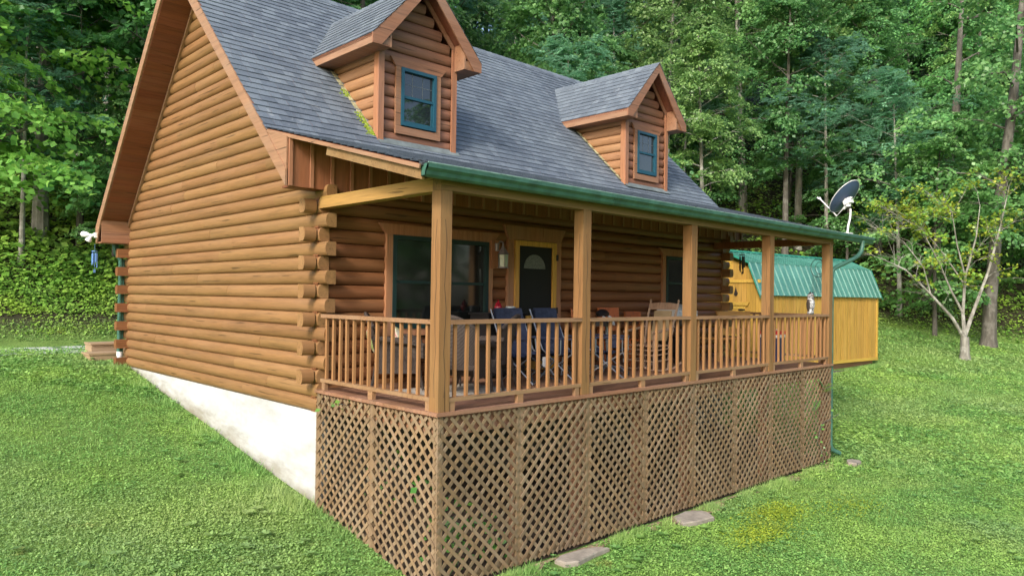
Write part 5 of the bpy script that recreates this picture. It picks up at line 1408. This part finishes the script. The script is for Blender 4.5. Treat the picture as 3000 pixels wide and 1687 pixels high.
# ------------------------------------------------------------------ outside bits
st = tag(empty('porch_steps', (-.20, 8.2, -.30)), 'short flight of weathered wooden steps behind the back corner of the cabin', 'steps')
mb = MB(); mb.box(-.30, .42, .0, .55, .20, .235); mb.build('tread', M['stepwood'], st)
mb = MB(); mb.box(-.27, .40, .02, .52, -.1, .198); mb.build('riser', M['stepwood'], st)
mb = MB(); mb.box(-.12, .62, .56, 1.1, .37, .405); mb.build('tread', M['stepwood'], st)
mb = MB(); mb.box(-.10, .60, .60, 1.08, -.1, .368); mb.build('riser', M['stepwood'], st)
def flat_stone(x, y, a, b, rz, label, mt='stone', dz=.0):
    mb = MB(); n = 8; P = [(a*(1 if k in (0, 1, 6, 7) else -1)*random.uniform(.72, 1.1)*(.45 if k in (1, 2, 5, 6) else 1), b*(1 if k < 4 else -1)*random.uniform(.5, 1.1)*(1 if k in (1, 2, 5, 6) else .6), 0) for k in range(n)]
    P2 = [(p[0]*.93, p[1]*.93, .035) for p in P]; m_ = len(P)
    mb.add([(p[0], p[1], -.06) for p in P]+[(p[0], p[1], .02) for p in P]+P2, [tuple(range(2*m_, 3*m_))]+[(i, (i+1) % m_, (i+1) % m_+m_, i+m_) for i in range(m_)]+[(i+m_, (i+1) % m_+m_, (i+1) % m_+2*m_, i+2*m_) for i in range(m_)])
    o = mb.build('flat_stone', M[mt]); o.location = (x, y, H(x, y)+.02+dz); o.rotation_euler = (0, 0, rz); return tag(o, label, 'stone', 'flat stones')
flat_stone(4.42, -2.72, .42, .20, .05, 'pale flat stone at the middle of the lattice foot')
flat_stone(2.05, -2.68, .48, .14, .0, 'pale flat stone at the lattice foot nearest the corner')
flat_stone(9.75, -2.85, .22, .14, .3, 'small pale stone under the downspout outlet')
xy = hit_ = None
flat_stone(-3.6, 8.3, .34, .22, .1, 'grey flat stone set in the grass beside the gravel, left of the steps', 'block')
flat_stone(-2.2, 8.5, .22, .15, .2, 'small grey flat stone in the grass nearer the steps', 'block')
# bare soil strip along the lattice
def soil():
    m, t, b = newmat('bare_soil'); n = noise(t, 9, 5, .7)
    t.links.new(ramp(t, n, [(.35, (.16, .11, .065)), (.65, (.36, .27, .17))]), b.inputs['Base Color']); b.inputs['Roughness'].default_value = .95; bump(t, b, n, .5, .02); return m
V = []; F = []
for k in range(61):
    x = .8+k*.147; wv = .10+.09*math.sin(k*.7)+.07*math.sin(k*.23+2)+random.uniform(-.03, .03)
    for y in (-2.49, -2.52-max(.02, wv)): V.append((x, y, H(x, y)+.018))
for k in range(60): F.append((2*k, 2*k+1, 2*k+3, 2*k+2))
mb = MB(); mb.add(V, F); o = mb.build('soil_strip', soil()); tag(o, kind='structure')
# plants: vines behind the lattice, fern leaves poking through
def vine(x, y, z, h, n, size, label, mt='leaf_s', name='vine'):
    e = empty(name, (x, y, z)); tag(e, label, 'plant', 'plants growing at the lattice')
    tb = MB(); P = [Vector((random.gauss(0, .04)*k, random.gauss(0, .02), h*k/8)) for k in range(9)]; tb.tube(P, .006, 5); tb.build('stem', M['bark'], e, True)
    C_ = np.array([P[rng.integers(0, 9)] for _ in range(n)])+rng.normal(0, 1, (n, 3))*np.array([.13, .05, .06])
    me = quads_mesh('foliage', leaf_arrays(C_, unit(rng.normal(0, .5, (n, 3))+np.array([-.5, -.7, .5])), rng.normal(0, 1, (n, 3)), size*rng.uniform(.6, 1.3, n), .8, .08), M[mt])
    o = bpy.data.objects.new('foliage', me); col.objects.link(o); o.parent = e; return e
vine(.6, -.7, -1.6, 1.5, 60, .06, 'thin vine climbing inside the left lattice panel to the deck')
vine(.42, -2.15, -1.8, 1.0, 45, .075, 'broad leaved plant behind the corner of the lattice')
vine(.55, -2.2, -1.8, .8, 40, .075, 'broad leaved plant under the deck right of the lattice corner')
vine(1.1, -2.2, -1.8, .6, 35, .075, 'low leafy plant behind the second front lattice panel')
vine(8.9, -2.3, -1.8, 1.2, 70, .06, 'leafy vine behind the last lattice panel')
vine(9.1, -2.53, -1.88, .9, 30, .05, 'small vine climbing outside the last lattice panel near the downspout')
fe = tag(empty('fern', (9.2, -2.45, -.62)), 'green fern fronds poking out through the lattice near the far corner', 'fern')
tb = MB(); Vs = []
for q, (dx_, dz_, l_) in enumerate(((-.6, -.10, .62), (.35, .16, .4), (-.25, .1, .3))):
    d = np.array([dx_, -.12, dz_]); d = d/np.linalg.norm(d); b0 = np.array([.0, 0, .12*q]); t = np.linspace(.05, 1, 22)
    P = b0+d*(t*l_)[:, None]; P[:, 2] -= .12*t**2*l_; side = unit(np.cross(d, [0, -.8, .6]))
    tb.tube([tuple(p) for p in P[::3]], .004, 4)
    for sg in (-1, 1):
        Sz = .085*np.sin(np.pi*(t*.85+.1))+.01; LL = np.tile(side*sg+d*.4, (22, 1)); Vs.append(leaf_arrays(P+LL*Sz[:, None]*.45, np.tile(np.array([0, -.8, .6]), (22, 1)), LL, Sz, .22, .02))
tb.build('stalk', M['bark'], fe, True); me = quads_mesh('frond', np.concatenate(Vs), M['leaf_s']); o = bpy.data.objects.new('frond', me); col.objects.link(o); o.parent = fe
